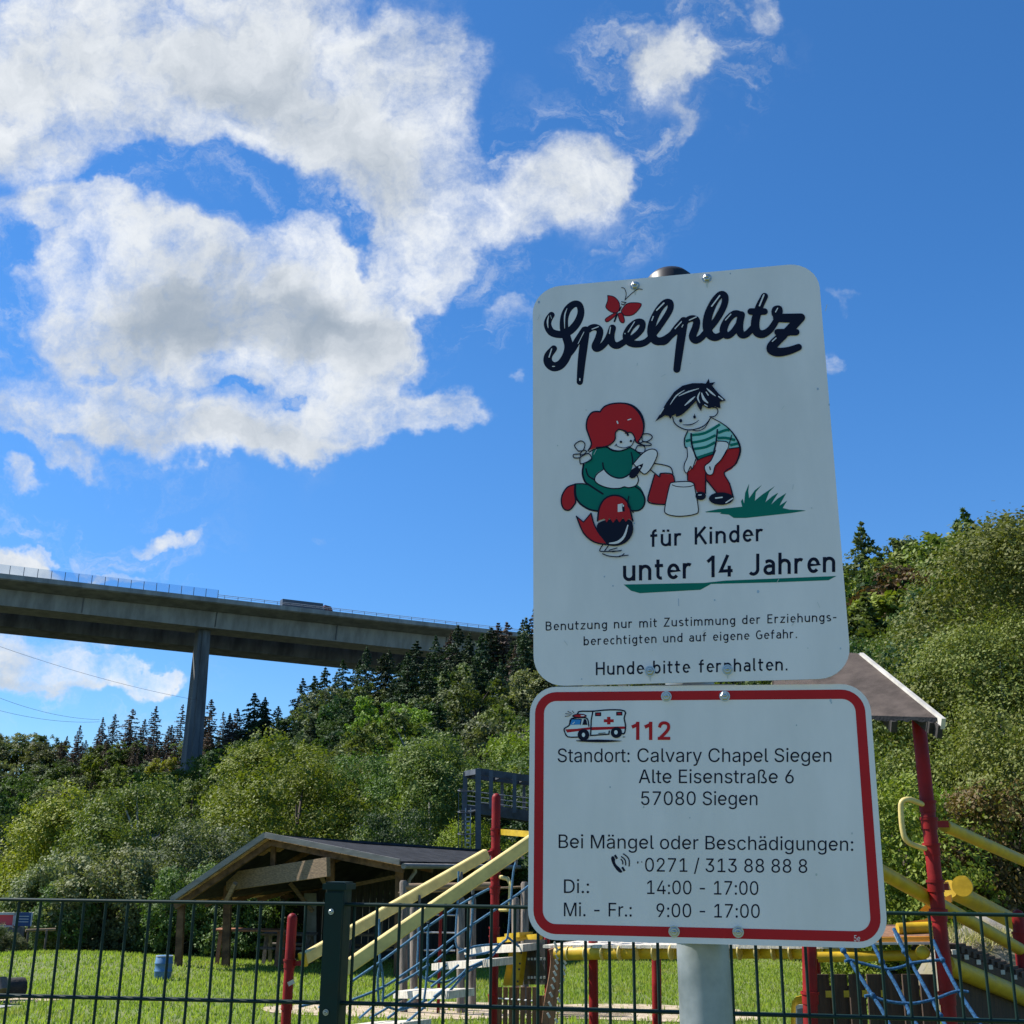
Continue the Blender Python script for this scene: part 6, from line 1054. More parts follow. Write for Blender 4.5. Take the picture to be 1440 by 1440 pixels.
# --- monoline lettering in the manner of the road-sign face on the upper plate
def arc(cx, cy, rx, ry, a0, a1, n=10): return [(cx + rx * math.cos(R(a0 + (a1 - a0) * i / n)), cy + ry * math.sin(R(a0 + (a1 - a0) * i / n))) for i in range(n + 1)]
SW = .135; x0_ = .07; XH = .645; BT = .065; CT = .935
def bowl(cx=.27, rx=.2, a0=0, a1=360): return arc(cx, (XH + BT) / 2, rx, (XH - BT) / 2, a0, a1, 20)
stem = lambda x, h: [(x, 0), (x, h)]
arch_ = lambda x, w: [(x, .4)] + arc(x + w / 2, .435, w / 2, XH - .435, 180, 0, 10) + [(x + w, 0)]
arch_r = [(.07, .36)] + arc(.24, .42, .17, XH - .42, 180, 55, 8)
DG = {'n': (.56, [stem(.07, .71), arch_(.07, .38)]), 'u': (.56, [[(.07, .71), (.07, .28)] + arc(.26, .275, .19, .275 - BT, 180, 360, 10) + [(.45, .71)], stem(.45, .71)]),
 'ü': (.56, [[(.07, .71), (.07, .28)] + arc(.26, .275, .19, .275 - BT, 180, 360, 10) + [(.45, .71)], stem(.45, .71), [(.15, .82), (.15, .95)], [(.37, .82), (.37, .95)]]),
 'r': (.43, [stem(.07, .71), arch_r]), 'h': (.56, [stem(.07, 1), arch_(.07, .38)]), 'i': (.21, [stem(.09, .71), [(.09, .84), (.09, .97)]]), 'l': (.27, [[(.09, 1), (.09, .18)] + arc(.19, .17, .1, .105, 180, 270, 5)]),
 'f': (.4, [[(.14, 0), (.14, .78)] + arc(.28, .78, .14, .155, 180, 80, 6), [(.0, XH), (.34, XH)]]), 't': (.4, [[(.13, .93), (.13, .2)] + arc(.26, .2, .13, .135, 180, 285, 6), [(.0, XH), (.34, XH)]]),
 'm': (.88, [stem(.07, .71), arch_(.07, .34), arch_(.41, .34)]), 'd': (.56, [stem(.45, 1), bowl(.265, .195)]), 'b': (.57, [stem(.07, 1), bowl(.27, .195)]),
 'e': (.55, [[(.08, .375), (.46, .375)] + arc(.27, (XH + BT) / 2, .19, (XH - BT) / 2, 4, 318, 18)]), 'c': (.48, [arc(.26, (XH + BT) / 2, .19, (XH - BT) / 2, 50, 310, 16)]), 'o': (.55, [bowl()]),
 'a': (.52, [[(.09, .6)] + arc(.24, .47, .18, XH - .47, 130, 0, 8) + [(.42, 0)], [(.42, .4), (.22, .4)] + arc(.22, .235, .15, .17, 90, 270, 8) + [(.3, .065), (.42, .16)]]),
 'g': (.56, [[(.45, .71), (.45, -.05)] + arc(.28, -.05, .17, .15, 0, -145, 8), bowl(.265, .19)]), 's': (.47, [arc(.235, .5, .16, .145, 40, 180, 8)[:-1] + [(.09, .46), (.2, .37), (.3, .335)] + arc(.235, .2, .17, .135, 40, -140, 9)]),
 'z': (.5, [[(.05, XH), (.41, XH), (.06, BT), (.44, BT)]]), 'B': (.63, [[(.08, BT), (.08, CT), (.3, CT)] + arc(.3, .735, .19, .2, 90, -90, 8) + [(.08, .535)], [(.3, .535)] + arc(.31, .3, .21, .235, 90, -90, 8) + [(.08, BT)]]),
 'Z': (.6, [[(.06, CT), (.5, CT), (.06, BT), (.53, BT)]]), 'E': (.56, [[(.48, CT), (.08, CT), (.08, BT), (.49, BT)], [(.08, .52), (.42, .52)]]),
 'G': (.66, [arc(.32, .5, .25, .435, 55, 270, 16) + arc(.36, .26, .21, .195, 270, 360, 5) + [(.57, .47), (.36, .47)]]), 'H': (.67, [stem(.08, 1), stem(.56, 1), [(.08, .51), (.56, .51)]]),
 'K': (.62, [stem(.08, 1), [(.54, 1), (.09, .4)], [(.24, .6), (.58, 0)]]), 'J': (.55, [[(.42, 1), (.42, .28)] + arc(.24, .28, .18, .215, 0, -140, 9)]),
 '1': (.42, [[(.04, .72), (.27, .94)], [(.27, 0), (.27, 1)]]), '4': (.62, [[(.36, 1), (.07, .27), (.56, .27)], [(.42, .5), (.42, 0)]]), '.': (.24, [[(.1, 0), (.1, .14)]]), '-': (.42, [[(.06, .4), (.36, .4)]]), ' ': (.36, [])}
def din(P, text, x0, y0, x1, y1, cap, parent, sw=SW):
    pr = Print(P); adv = 0; sp_ = .1; tot = sum(DG[c][0] + sp_ for c in text) - sp_; sx = math.hypot(x1 - x0, y1 - y0) / tot; dx, dy = (x1 - x0) / tot, (y1 - y0) / tot
    lean = (-.012, -1)
    for c in text:
        a, st = DG[c]
        for s_ in st:
            pr.lay = 0 + (st.index(s_)) * 3
            pr.line([(x0 + dx * (adv + x) + .0 * y, y0 + dy * (adv + x) - y * cap) for x, y in s_], sw * (cap * .55 + sx * .45), 'navy', 0, False)
        adv += a + sp_
    pr.done('lettering', parent)
FONT = {}
for e in FDATA.split(';'):
    head, *ks = e.split('|'); FONT[head[0]] = (int(head[1:]), [[tuple(map(int, p.split(' '))) for p in k.split(',')] for k in ks])
FONT[' '] = (188, [])
def area2(L): return sum(L[i - 1][0] * L[i][1] - L[i][0] * L[i - 1][1] for i in range(len(L)))
def sans(P, text, x0, y0, x1, y1, cap, parent, m='navy'):
    pr = Print(P); adv = 0; tot = sum(FONT[c][0] for c in text) - 60; dx, dy = (x1 - x0) / tot, (y1 - y0) / tot; ky = cap / CAPU
    for c in text:
        a, cs = FONT[c]
        if c == 'e':
            pr.lay = 0; g = lambda L: [(x0 + dx * (adv + x - 30), y0 + dy * (adv + x - 30) - y * ky) for x, y in L]; xm = XHU - 33; w_ = 62 * (ky + dx) / 2
            pr.line(g([(62, xm * .54), (345, xm * .54)]), w_ * .9, m, 0, False).line(g(arc(203, (xm + 28) / 2 + 2, 144, (xm - 24) / 2, 5, 322, 22)), w_, m, 0, False)
        elif cs:
            big = max(cs, key=lambda L: abs(area2(L))); sg = area2(big) > 0; outer = [L for L in cs if (area2(L) > 0) == sg]; inner = [L for L in cs if (area2(L) > 0) != sg]
            f = lambda L: [(x0 + dx * (adv + x - 30), y0 + dy * (adv + x - 30) - y * ky) for x, y in L]
            for i, o_ in enumerate(outer):
                hs_ = [f(h) for h in inner if in_poly(h[0], o_)]; pr.lay = i * 2; pr.fill(f(o_), m, 0, hs_)
        adv += a
    pr.done('lettering', parent)
CAPU = max(y for x, y in FONT['E'][1][0]); XHU = max(y for x, y in FONT['n'][1][0])

up = thing('playground_sign', 'tall white sign with drawn children and script lettering, bolted above the red bordered sign', 'sign', UPS.uv(.21, 0))
plate(UPS, .042, up)
for x, y in ((893, 402), (994, 391.5), (914, 944), (1023, 942)): bolt(UPS, x, y, up)
C = (755, 400, 7.385); D_ = (930, 390, 6.698)
pr = Print(UPS, C)
WH = 'plate'
def script(strokes, aff, extra):
    pr.aff = aff
    for pts, w in strokes: pr.line(pts, w, 'navy', 5)
LINES_C = [([(152, 318), (122, 365), (112, 425), (150, 495), (230, 520), (300, 508), (370, 460), (430, 380), (458, 290), (440, 215), (385, 205), (320, 260), (285, 350), (283, 450), (305, 540), (330, 640), (310, 740), (250, 830), (175, 855), (118, 810), (120, 740), (175, 668)], [66, 74, 78, 78, 76, 78, 80, 78, 72, 68, 70, 78, 84, 90, 90, 90, 92, 94, 96, 92, 84, 70]),
 ([(310, 740), (370, 670), (430, 570), (490, 470)], [80, 74, 70, 60]), ([(505, 480), (490, 600), (465, 800), (446, 1012)], [88, 88, 82, 66]),
 ([(430, 600), (490, 520), (560, 455), (620, 448), (655, 485), (640, 560), (605, 640), (625, 668), (680, 640), (735, 570), (785, 455)], [50, 58, 66, 66, 70, 74, 74, 70, 66, 66, 70]),
 ([(785, 455), (765, 540), (785, 615), (840, 635), (920, 590), (1010, 545), (1085, 470), (1095, 400), (1040, 392), (970, 450), (930, 535), (960, 600), (1040, 622), (1130, 600), (1210, 520), (1300, 400), (1380, 270), (1385, 195), (1335, 190), (1265, 265), (1205, 390), (1190, 510), (1235, 585), (1320, 580), (1440, 490)], [74, 82, 76, 70, 64, 62, 64, 64, 66, 74, 80, 78, 72, 68, 62, 62, 64, 66, 68, 74, 82, 88, 86, 78, 66])]
LINES_D = [([(-60, 590), (20, 610), (80, 560), (150, 470), (205, 405)], [60, 62, 60, 60, 54]), ([(212, 415), (195, 520), (170, 690), (146, 868)], [80, 80, 76, 66]),
 ([(150, 520), (215, 430), (280, 390), (330, 405), (325, 470), (295, 555), (320, 595), (370, 575), (430, 510), (520, 400), (590, 270), (600, 185), (560, 165), (500, 230), (445, 350), (430, 460), (455, 540), (510, 568), (570, 545)], [46, 54, 60, 64, 70, 72, 66, 62, 60, 60, 62, 64, 66, 72, 80, 84, 80, 70, 62]),
 ([(755, 355), (690, 345), (620, 410), (585, 500), (615, 550), (670, 525), (735, 430), (755, 360)], [58, 64, 70, 74, 66, 60, 58, 60]), ([(755, 355), (735, 460), (750, 535), (800, 540), (860, 480)], [66, 72, 70, 62, 58]),
 ([(972, 182), (920, 290), (885, 420), (895, 510), (950, 538), (1020, 500), (1080, 415), (1112, 345), (1110, 300), (1075, 305), (1070, 345), (1105, 380)], [66, 74, 80, 80, 74, 64, 58, 56, 58, 62, 62, 60]),
 ([(842, 325), (972, 325)], 62), ([(1090, 385), (1200, 387), (1315, 382)], [78, 84, 78]), ([(1312, 385), (1250, 450), (1190, 515)], [80, 84, 84]), ([(1095, 520), (1270, 520)], 62),
 ([(1150, 545), (1060, 630), (1040, 680), (1100, 708), (1200, 695), (1292, 662)], [84, 92, 96, 84, 74, 64])]
script(LINES_C, C, 0); script(LINES_D, D_, 0)
HL_C = [([(125, 330), (112, 390), (118, 455)], 16), ([(315, 255), (290, 330), (290, 460)], 14), ([(155, 675), (128, 760)], 16), ([(165, 856), (185, 856)], 14), ([(490, 500), (430, 620)], 10), ([(575, 470), (640, 445)], 14), ([(765, 450), (755, 515)], 15), ([(1015, 395), (950, 500)], 13), ([(1320, 200), (1245, 275)], 20), ([(1210, 340), (1195, 380)], 16), ([(448, 985), (448, 1002)], 18)]
HL_D = [([(190, 425), (130, 490)], 14), ([(205, 455), (195, 475)], 12), ([(330, 380), (265, 410)], 14), ([(550, 180), (475, 280)], 18), ([(550, 250), (520, 310), (490, 380)], 20), ([(655, 355), (605, 410)], 14), ([(965, 175), (925, 275)], 20), ([(1095, 300), (1075, 335)], 14), ([(1080, 580), (1045, 612)], 14)]
pr.aff = C
for p_, w_ in HL_C: pr.line(p_, [w_ * .35] + [w_] * (len(p_) - 2) + [w_ * .35] if len(p_) > 2 else [w_ * .7, w_ * .7], 'plate', 4)
pr.aff = D_
for p_, w_ in HL_D: pr.line(p_, [w_ * .35] + [w_] * (len(p_) - 2) + [w_ * .35] if len(p_) > 2 else [w_ * .7, w_ * .7], 'plate', 4)
pr.done('script_lettering', up)
pr = Print(UPS, C); RW = [(735, 115), (800, 128), (850, 180), (860, 240), (835, 292), (780, 290), (735, 262), (715, 230), (735, 170)], [(882, 300), (880, 268), (930, 205), (1000, 190), (1085, 203), (1050, 270), (990, 320), (915, 325)], [(805, 298), (722, 350), (710, 378), (740, 388), (830, 312)], [(840, 305), (862, 380), (895, 402), (910, 375), (885, 300)]
for w_ in RW: pr.fill(w_, 'pred', 3).line(w_, 8, 'navy', 3, closed=True)
pr.line([(806, 385), (832, 315)], 18).line([(875, 235), (858, 275)], 12).line([(880, 182), (925, 190), (900, 215), (878, 205)], 9, sm=0, closed=True)
pr.line([(915, 165), (928, 100), (910, 45), (880, 35)], 7).line([(915, 165), (970, 110), (1045, 52), (1095, 55)], 7); pr.done('butterfly_drawing', up)
AA = (780, 555, 6.128); pr = Print(UPS, AA)
dress = [(330, 470), (440, 452), (540, 488), (650, 458), (745, 520), (675, 605), (662, 690), (690, 760), (740, 800), (778, 880), (770, 960), (720, 1000), (660, 995), (640, 950), (560, 890), (480, 880), (400, 940), (370, 1005), (300, 990), (220, 940), (180, 880), (175, 775), (240, 768), (275, 770), (245, 690), (250, 610), (300, 560), (320, 540)]
pr.fill(dress, 'pgreen', 2)
pr.line([(300, 495), (345, 470), (440, 452), (490, 480), (540, 488), (600, 478), (655, 458), (745, 518)], 10); pr.line([(250, 600), (240, 680), (262, 750), (300, 780), (360, 820), (415, 855)], 16); pr.line([(270, 640), (290, 700), (345, 735)], 12)
pr.line([(175, 770), (240, 768), (300, 780)], 10); pr.line([(178, 780), (180, 870), (220, 940), (300, 990), (375, 1005)], 16); pr.line([(690, 790), (745, 830), (778, 900), (765, 965), (720, 1000), (660, 1000)], 13); pr.line([(660, 500), (672, 560), (670, 600)], 10)
arm = [(355, 690), (415, 648), (450, 668), (505, 705), (560, 720), (620, 712), (650, 690), (715, 705), (722, 740), (705, 785), (640, 800), (600, 795), (560, 805), (480, 805), (400, 785), (352, 745)]
pr.fill(arm, 'plate', 3); pr.line([(415, 590), (425, 640), (470, 690), (530, 718), (590, 718), (640, 690)], 12); pr.line([(415, 650), (360, 692), (348, 745), (400, 785), (480, 808), (560, 808), (600, 795), (640, 803), (700, 785), (722, 740), (712, 700)], 9)
foot = [(175, 775), (110, 800), (65, 870), (60, 940), (85, 990), (130, 995), (170, 950), (182, 920), (172, 850)]; pr.fill(foot, 'pred', 3).line(foot, 12, closed=True)
hair = [(290, 480), (320, 425), (298, 360), (275, 290), (282, 215), (315, 162), (350, 148), (392, 150), (430, 105), (500, 80), (600, 77), (680, 105), (740, 170), (768, 250), (762, 335), (735, 385), (722, 405), (740, 432), (700, 405), (690, 370), (668, 330), (610, 330), (560, 300), (525, 335), (520, 390), (490, 425), (440, 450), (360, 458)]
pr.fill(hair, 'pred', 2).line([(290, 485), (318, 430), (298, 360), (275, 290), (282, 215), (315, 162), (350, 148), (392, 150)], 13).line([(392, 150), (430, 105), (500, 80), (600, 77), (680, 105), (740, 170), (768, 250), (762, 335), (735, 385), (722, 405)], [12, 12, 12, 13, 20, 24, 18, 12, 10, 10])
pr.line([(722, 405), (742, 432), (700, 408), (690, 370), (660, 328), (610, 335)], 10).line([(555, 300), (610, 318), (632, 350)], [8, 14, 18]).line([(555, 300), (525, 330), (522, 385), (490, 425), (440, 450), (360, 458)], 10)
pr.line([(455, 452), (500, 478), (560, 487), (620, 470), (665, 440), (688, 390)], 8).disc((572, 410), 11).disc((658, 402), 10).line([(528, 430), (545, 450), (600, 462), (645, 448)], 6).line([(535, 430), (520, 445)], 6).line([(540, 235), (545, 250)], 12, 'plate').line([(632, 222), (658, 214)], 8, 'plate')
for bow in ([(205, 490), (172, 440), (225, 402), (262, 428), (248, 482)], [(220, 515), (165, 520), (170, 548), (225, 545)], [(222, 510), (250, 482), (276, 495), (250, 520), (225, 520)], [(220, 545), (225, 600), (290, 580), (322, 555), (290, 510)], [(755, 390), (760, 345), (820, 345), (842, 375), (800, 408), (760, 405)], [(735, 425), (770, 410), (825, 425), (828, 442), (770, 440)], [(715, 445), (700, 490), (770, 505), (775, 450)]):
    pr.line(bow, 9, closed=True)
shovel = [(680, 600), (755, 515), (820, 477), (872, 482), (885, 530), (835, 635), (780, 690), (735, 660)]
pr.fill(shovel, 'plate', 2).line(shovel, 9, closed=True).fill([(645, 715), (660, 655), (765, 597), (735, 665), (690, 722)], 'navy', 2).disc((732, 630), 9, 'plate')
pr.done('girl_drawing', up)
pr = Print(UPS, AA); pr.lay = 30; bk_ = [(862, 690), (905, 705), (910, 682), (1015, 690), (1035, 760), (980, 800), (955, 948), (860, 945), (805, 915)]; pr.fill(bk_, 'pred', 0).line([(862, 690), (830, 800), (803, 915), (860, 943), (955, 948)], 12).line([(905, 700), (920, 680), (1015, 688), (1035, 755)], 10)
pr.line([(862, 595), (940, 608), (1000, 630), (1020, 685)], 9).line([(825, 650), (870, 685), (905, 712), (912, 680)], 9)
pr.aff = (900, 525, 7.025); wb = [(305, 1085), (288, 1130), (245, 1340), (262, 1390), (330, 1410), (420, 1414), (540, 1395), (578, 1350), (540, 1130), (528, 1090), (480, 1072), (370, 1075)]
pr.fill(wb, 'plate', 2).line(wb, 10, closed=True).line([(318, 1105), (360, 1120), (430, 1126), (500, 1120), (535, 1105)], 8); pr.done('bucket_drawing', up)
pr = Print(UPS, AA); pr.lay = 60
body = [(365, 1130), (420, 1090), (520, 1075), (640, 1080), (672, 1110), (675, 1190), (630, 1265), (545, 1305), (440, 1295), (385, 1235)]; pr.fill(body, 'navy', 3)
tail = [(190, 1052), (250, 1100), (315, 1025), (340, 1120), (390, 1215), (445, 1285), (340, 1275), (250, 1195)]; pr.fill(tail, 'pred', 0).line([(315, 1025), (345, 1130), (395, 1215)], 12).line([(190, 1052), (250, 1195), (340, 1272), (445, 1295)], 12).line([(190, 1052), (250, 1102), (315, 1025)], 9, sm=0)
head = [(372, 1092), (385, 985), (430, 905), (505, 872), (585, 888), (640, 950), (658, 1030), (675, 1092), (640, 1072), (615, 1100), (590, 1065), (560, 1105), (535, 1068), (505, 1108), (475, 1065), (450, 1105), (430, 1070)]
pr.fill(head, 'pred', 0).line([(372, 1092), (385, 985), (430, 905), (505, 872), (585, 888), (640, 950), (660, 1030), (675, 1092)], 14).line([(640, 880), (632, 960), (680, 1018)], 10).fill([(545, 950), (585, 942), (600, 960), (600, 1010), (545, 1015)], 'plate').fill([(580, 950), (602, 955), (605, 1012), (585, 1010)], 'navy').disc((592, 962), 8, 'plate')
pr.line([(475, 1285), (545, 1275), (600, 1225), (632, 1130)], [10, 22, 20, 10], 'plate').line([(415, 1300), (390, 1350), (450, 1355), (570, 1350)], 9).line([(465, 1305), (430, 1355)], 9).line([(415, 1375), (470, 1395), (560, 1400), (600, 1375)], 9).line([(470, 1345), (540, 1325)], 8).line([(560, 1395), (635, 1388)], 8).line([(500, 1360), (580, 1345)], 7)
pr.done('bird_drawing', up)
pr = Print(UPS, (900, 525, 7.025)); pr.lay = 5
pants = [(560, 860), (640, 830), (720, 805), (760, 790), (880, 748), (980, 738), (990, 800), (960, 890), (900, 950), (832, 985), (880, 1080), (920, 1215), (860, 1195), (755, 1182), (650, 1055), (648, 1185), (560, 1172), (530, 1085), (470, 1060), (460, 990), (510, 940), (545, 900)]
pr.fill(pants, 'pred', 0)
for sh_ in ([(510, 590), (640, 570), (790, 492), (765, 560), (750, 700), (720, 800), (640, 825), (568, 850), (520, 720)], [(795, 490), (880, 550), (960, 660), (980, 735), (880, 745), (870, 690), (762, 670), (760, 560)], [(470, 580), (505, 600), (500, 735), (450, 740), (436, 660)]): pr.fill(sh_, 'pmint', 0)
for l_ in ([(515, 612), (620, 598), (705, 560), (790, 505)], [(518, 685), (640, 662), (748, 612)], [(535, 748), (650, 730), (742, 682)], [(560, 838), (640, 812), (722, 785)], [(772, 590), (850, 562), (885, 565)], [(768, 642), (850, 640), (940, 662)], [(890, 712), (968, 695)], [(452, 672), (498, 660)]): pr.line(l_, 26, 'pgreen', 3, False)
pr.line([(705, 440), (800, 490), (880, 550), (950, 640), (988, 730), (982, 810), (935, 910), (832, 983), (885, 1090), (920, 1225)], [8, 9, 11, 16, 20, 18, 12, 10, 11, 16]).line([(472, 575), (440, 650), (448, 735), (500, 735)], 12).line([(505, 600), (512, 700), (545, 810), (570, 858)], 16).line([(765, 560), (750, 690), (722, 805)], 14).line([(572, 858), (640, 830), (722, 803)], 10).line([(880, 748), (985, 735)], 10).line([(905, 615), (885, 690), (840, 800), (770, 890)], 9)
pr.line([(650, 990), (648, 1190)], 12).line([(470, 1000), (470, 1060)], 10).line([(650, 1050), (755, 1180)], 12)
a1 = [(772, 682), (868, 692), (858, 760), (800, 860), (742, 920), (718, 1000), (665, 1000), (638, 925), (700, 870), (748, 765)]; pr.fill(a1, 'plate', 2).line([(762, 672), (850, 680), (870, 695)], 10).line([(748, 765), (700, 870), (638, 925), (665, 1000), (718, 1000), (742, 920), (800, 860), (858, 760)], 9).line([(690, 930), (695, 955)], 12)
a2 = [(465, 742), (505, 738), (548, 850), (530, 915), (515, 950), (500, 925), (465, 990), (438, 960), (450, 890), (470, 830)]; pr.fill(a2, 'plate', 2).line([(465, 742), (470, 830), (440, 900), (438, 960), (465, 990), (500, 925), (515, 950), (530, 915), (550, 855)], 9)
pr.disc((600, 1215), 52, 'navy', 42).disc((802, 1242), 122, 'navy', 62).fill([(860, 1230), (925, 1225), (925, 1250), (830, 1300)], 'navy').line([(850, 1282), (915, 1240)], 12, 'plate').line([(748, 1238), (812, 1230)], 13, 'plate').line([(580, 1208), (605, 1206)], 10, 'plate')
pr.line([(325, 440), (340, 495), (395, 540), (470, 565), (560, 555), (640, 520), (690, 460), (700, 440)], 11).line([(690, 435), (740, 430), (770, 390), (758, 350), (720, 342)], 10).line([(512, 565), (575, 575), (640, 545), (690, 465)], 8).disc((403, 475), 16, 'navy', 18).disc((540, 438), 14, 'navy', 17).line([(540, 410), (542, 438)], 7).line([(425, 515), (490, 516), (540, 500), (582, 470)], [6, 11, 9, 5])
hr_ = [(150, 485), (200, 410), (260, 300), (340, 190), (420, 130), (520, 105), (620, 105), (650, 110), (680, 60), (690, 102), (745, 95), (712, 130), (780, 210), (850, 275), (790, 290), (795, 355), (740, 335), (680, 355), (650, 340), (620, 320), (605, 385), (570, 330), (555, 280), (480, 360), (420, 415), (360, 440), (355, 410), (322, 425), (300, 460), (285, 430), (250, 422)]
pr.fill(hr_, 'navy', 0)
for l_, w_ in (([(300, 315), (360, 230), (440, 175)], 12), ([(385, 232), (480, 190), (580, 160)], 14), ([(445, 325), (500, 275), (542, 240)], 20), ([(592, 195), (572, 250), (592, 300)], 16), ([(610, 205), (632, 262), (670, 300)], 26), ([(662, 160), (700, 195), (745, 232)], 18), ([(655, 195), (675, 225)], 14), ([(778, 238), (818, 270)], 16), ([(235, 355), (200, 412)], 14), ([(640, 320), (665, 335)], 12)): pr.line(l_, [w_ * .4] + [w_] * (len(l_) - 2) + [w_ * .4] if len(l_) > 2 else w_ * .7, 'plate', 4)
pr.done('boy_drawing', up)
pr = Print(UPS, (980, 660, 8.47)); pr.fill([(100, 505), (250, 475), (540, 445), (525, 380), (545, 350), (562, 410), (575, 280), (622, 170), (612, 260), (622, 345), (690, 250), (775, 185), (702, 270), (690, 375), (780, 300), (930, 200), (860, 270), (815, 392), (900, 320), (970, 278), (912, 370), (885, 420), (960, 350), (1065, 283), (1010, 380), (985, 432), (1075, 373), (1022, 460), (1100, 480), (1240, 485), (1300, 493), (1130, 520), (860, 550), (580, 580), (440, 580), (380, 540), (275, 530), (290, 515), (110, 513)], 'pgreen'); pr.done('grass_drawing', up)
pr = Print(UPS, (840, 720, 4)); pr.fill([(148, 408), (600, 399), (720, 386), (1345, 360), (1300, 384), (1000, 396), (640, 405), (580, 438), (400, 448), (240, 457), (190, 443)], 'pgreen'); pr.done('underline', up)
din(UPS, 'für Kinder', 914.5, 769.3, 1075, 760.8, 24.5, up); din(UPS, 'unter 14 Jahren', 876, 817.4, 1176, 804.3, 30.5, up, .14)
din(UPS, 'Benutzung nur mit Zustimmung der Erziehungs-', 767, 887, 1177, 873.6, 12.8, up, .115); din(UPS, 'berechtigten und auf eigene Gefahr.', 820.5, 907.8, 1122, 897.2, 12.8, up, .115); din(UPS, 'Hunde bitte fernhalten.', 837.5, 949.6, 1109, 942.7, 18.4, up, .122)
pr = Print(UPS)
for x, y, r_ in ((1066, 832, 1.8), (1005, 844, 1.2), (1150, 547, 1.4), (1166, 569, 1), (758, 425, 1.5), (1182, 912, 1.2), (818, 955, 1), (862, 824, 1), (850, 811, 1), (892, 736, .9), (1027, 385, .9)): pr.disc((x, y), r_, 'bolt', r_ * 1.3, 8)
pr.line([(954, 842), (954.5, 852)], .8, 'bolt', 0)
rs_ = random.Random(4)
for bx, by in ((893, 408), (994, 398), (914, 950), (1023, 948)): pr.line([(bx, by), (bx + .5, by + rs_.uniform(6, 11))], [3.2, .6], 'stain', 0)
for k in range(26):
    x = rs_.uniform(756, 1180); y = rs_.uniform(420, 935)
    if k % 2: pr.line([(x, y), (x + rs_.uniform(-6, 6), y + rs_.uniform(3, 9))], rs_.uniform(.5, .9), 'stain', 0)
    else: pr.disc((x, y), rs_.uniform(.4, 1.0), 'stain', None, 8)
pr.done('scuff', up)

lo_ = thing('notice_sign', 'white sign with red border, ambulance picture and opening hours, below the taller sign', 'sign', LOS.uv(.22, -LOS.h))
LOS.o = LOS.px(742, 1321); LOS.h = .3238
plate(LOS, .036, lo_)
o1, o2 = rrect(LOS.w, LOS.h, .036, .0072), rrect(LOS.w, LOS.h, .036, .0194); b = MB(); n = len(o1)
b.add([LOS.uv(u, v, .0002) for u, v in o1 + o2], [(i, (i + 1) % n, n + (i + 1) % n, n + i) for i in range(n)]); b.build('border', M['pred'], lo_, normals=False)
for x, y in ((937, 979.5), (1019, 979), (948, 1310), (1038, 1310.5)): bolt(LOS, x, y, lo_)
for T in (('Standort:', 784, 1071.8, 886, 1071.8), ('Calvary Chapel Siegen', 896, 1071.6, 1170, 1071.6), ('Alte Eisenstraße 6', 898.6, 1101.3, 1117.5, 1101.5), ('57080 Siegen', 900.5, 1132, 1066, 1132.4), ('Bei Mängel oder Beschädigungen:', 784.5, 1192.6, 1200.5, 1196.6), ('0271 / 313 88 88 8', 906.5, 1225.6, 1136, 1227.5), ('Di.:', 792, 1255.8, 829, 1256), ('14:00 - 17:00', 908.5, 1257.2, 1067, 1258.5), ('Mi. - Fr.:', 792, 1288.4, 889, 1289), ('9:00 - 17:00', 922, 1289.6, 1069, 1290.8)):
    sans(LOS, *T, 19.2, lo_)
sans(LOS, '5e', 1200.5, 1323.6, 1209.5, 1323.8, 8.5, lo_, 'plate')
EE = (780, 985, 8); pr = Print(LOS, EE)
for x in (935, 1080): pr.line([(x, 240), (x, 445)], 38, 'pred', 0, False).line([(x - 66, 300), (x - 20, 278), (x + 10, 246)], [40, 36, 26], 'pred', 3, False)
pr.line([(1178, 305), (1195, 265), (1235, 252), (1275, 270), (1280, 315), (1250, 360), (1200, 410), (1185, 430)], 35, 'pred', 4, False).line([(1160, 427), (1300, 427)], 34, 'pred', 0, False); pr.done('emergency_number', lo_)
pr = Print(LOS, EE); hull = [(270, 130), (430, 122), (620, 108), (785, 118), (800, 280), (785, 370), (620, 378), (400, 395), (350, 390), (270, 410), (150, 408), (112, 345), (115, 312), (165, 280), (190, 205), (270, 195)]; pr.fill(hull, 'pwhite')
pr.fill([(118, 325), (250, 318), (400, 300), (400, 328), (250, 348), (140, 362)], 'pred').fill([(415, 300), (798, 292), (798, 320), (415, 336)], 'pred').fill([(590, 185), (628, 185), (628, 270), (590, 270)], 'pred').fill([(553, 212), (665, 212), (665, 246), (553, 246)], 'pred')
for c_, d_ in (((490, 157), 0), ((728, 150), 0)): pr.fill([(c_[0] - 36, c_[1] - 22), (c_[0] + 34, c_[1] - 24), (c_[0] + 34, c_[1] + 20), (c_[0] - 36, c_[1] + 20)], 'navy').fill([(c_[0] - 20, c_[1] - 10), (c_[0] + 20, c_[1] - 11), (c_[0] + 20, c_[1] + 8), (c_[0] - 20, c_[1] + 8)], 'pred')
pr.line([(268, 195), (270, 128), (430, 122), (620, 106), (788, 120), (782, 200), (798, 290), (785, 370), (755, 372)], 16, sm=3).line([(430, 125), (412, 220), (405, 395), (610, 380), (615, 345)], 15, sm=0).line([(385, 290), (372, 215), (330, 195), (190, 205), (165, 280), (112, 315), (112, 350), (150, 410), (270, 412)], 14, sm=3)
pr.fill([(170, 275), (190, 210), (300, 212), (290, 272)], 'pblue').line([(170, 275), (190, 210), (300, 212), (290, 272)], 9, sm=0, closed=True).fill([(312, 275), (330, 210), (355, 212), (368, 275)], 'navy').line([(205, 262), (225, 245)], 8, 'pwhite')
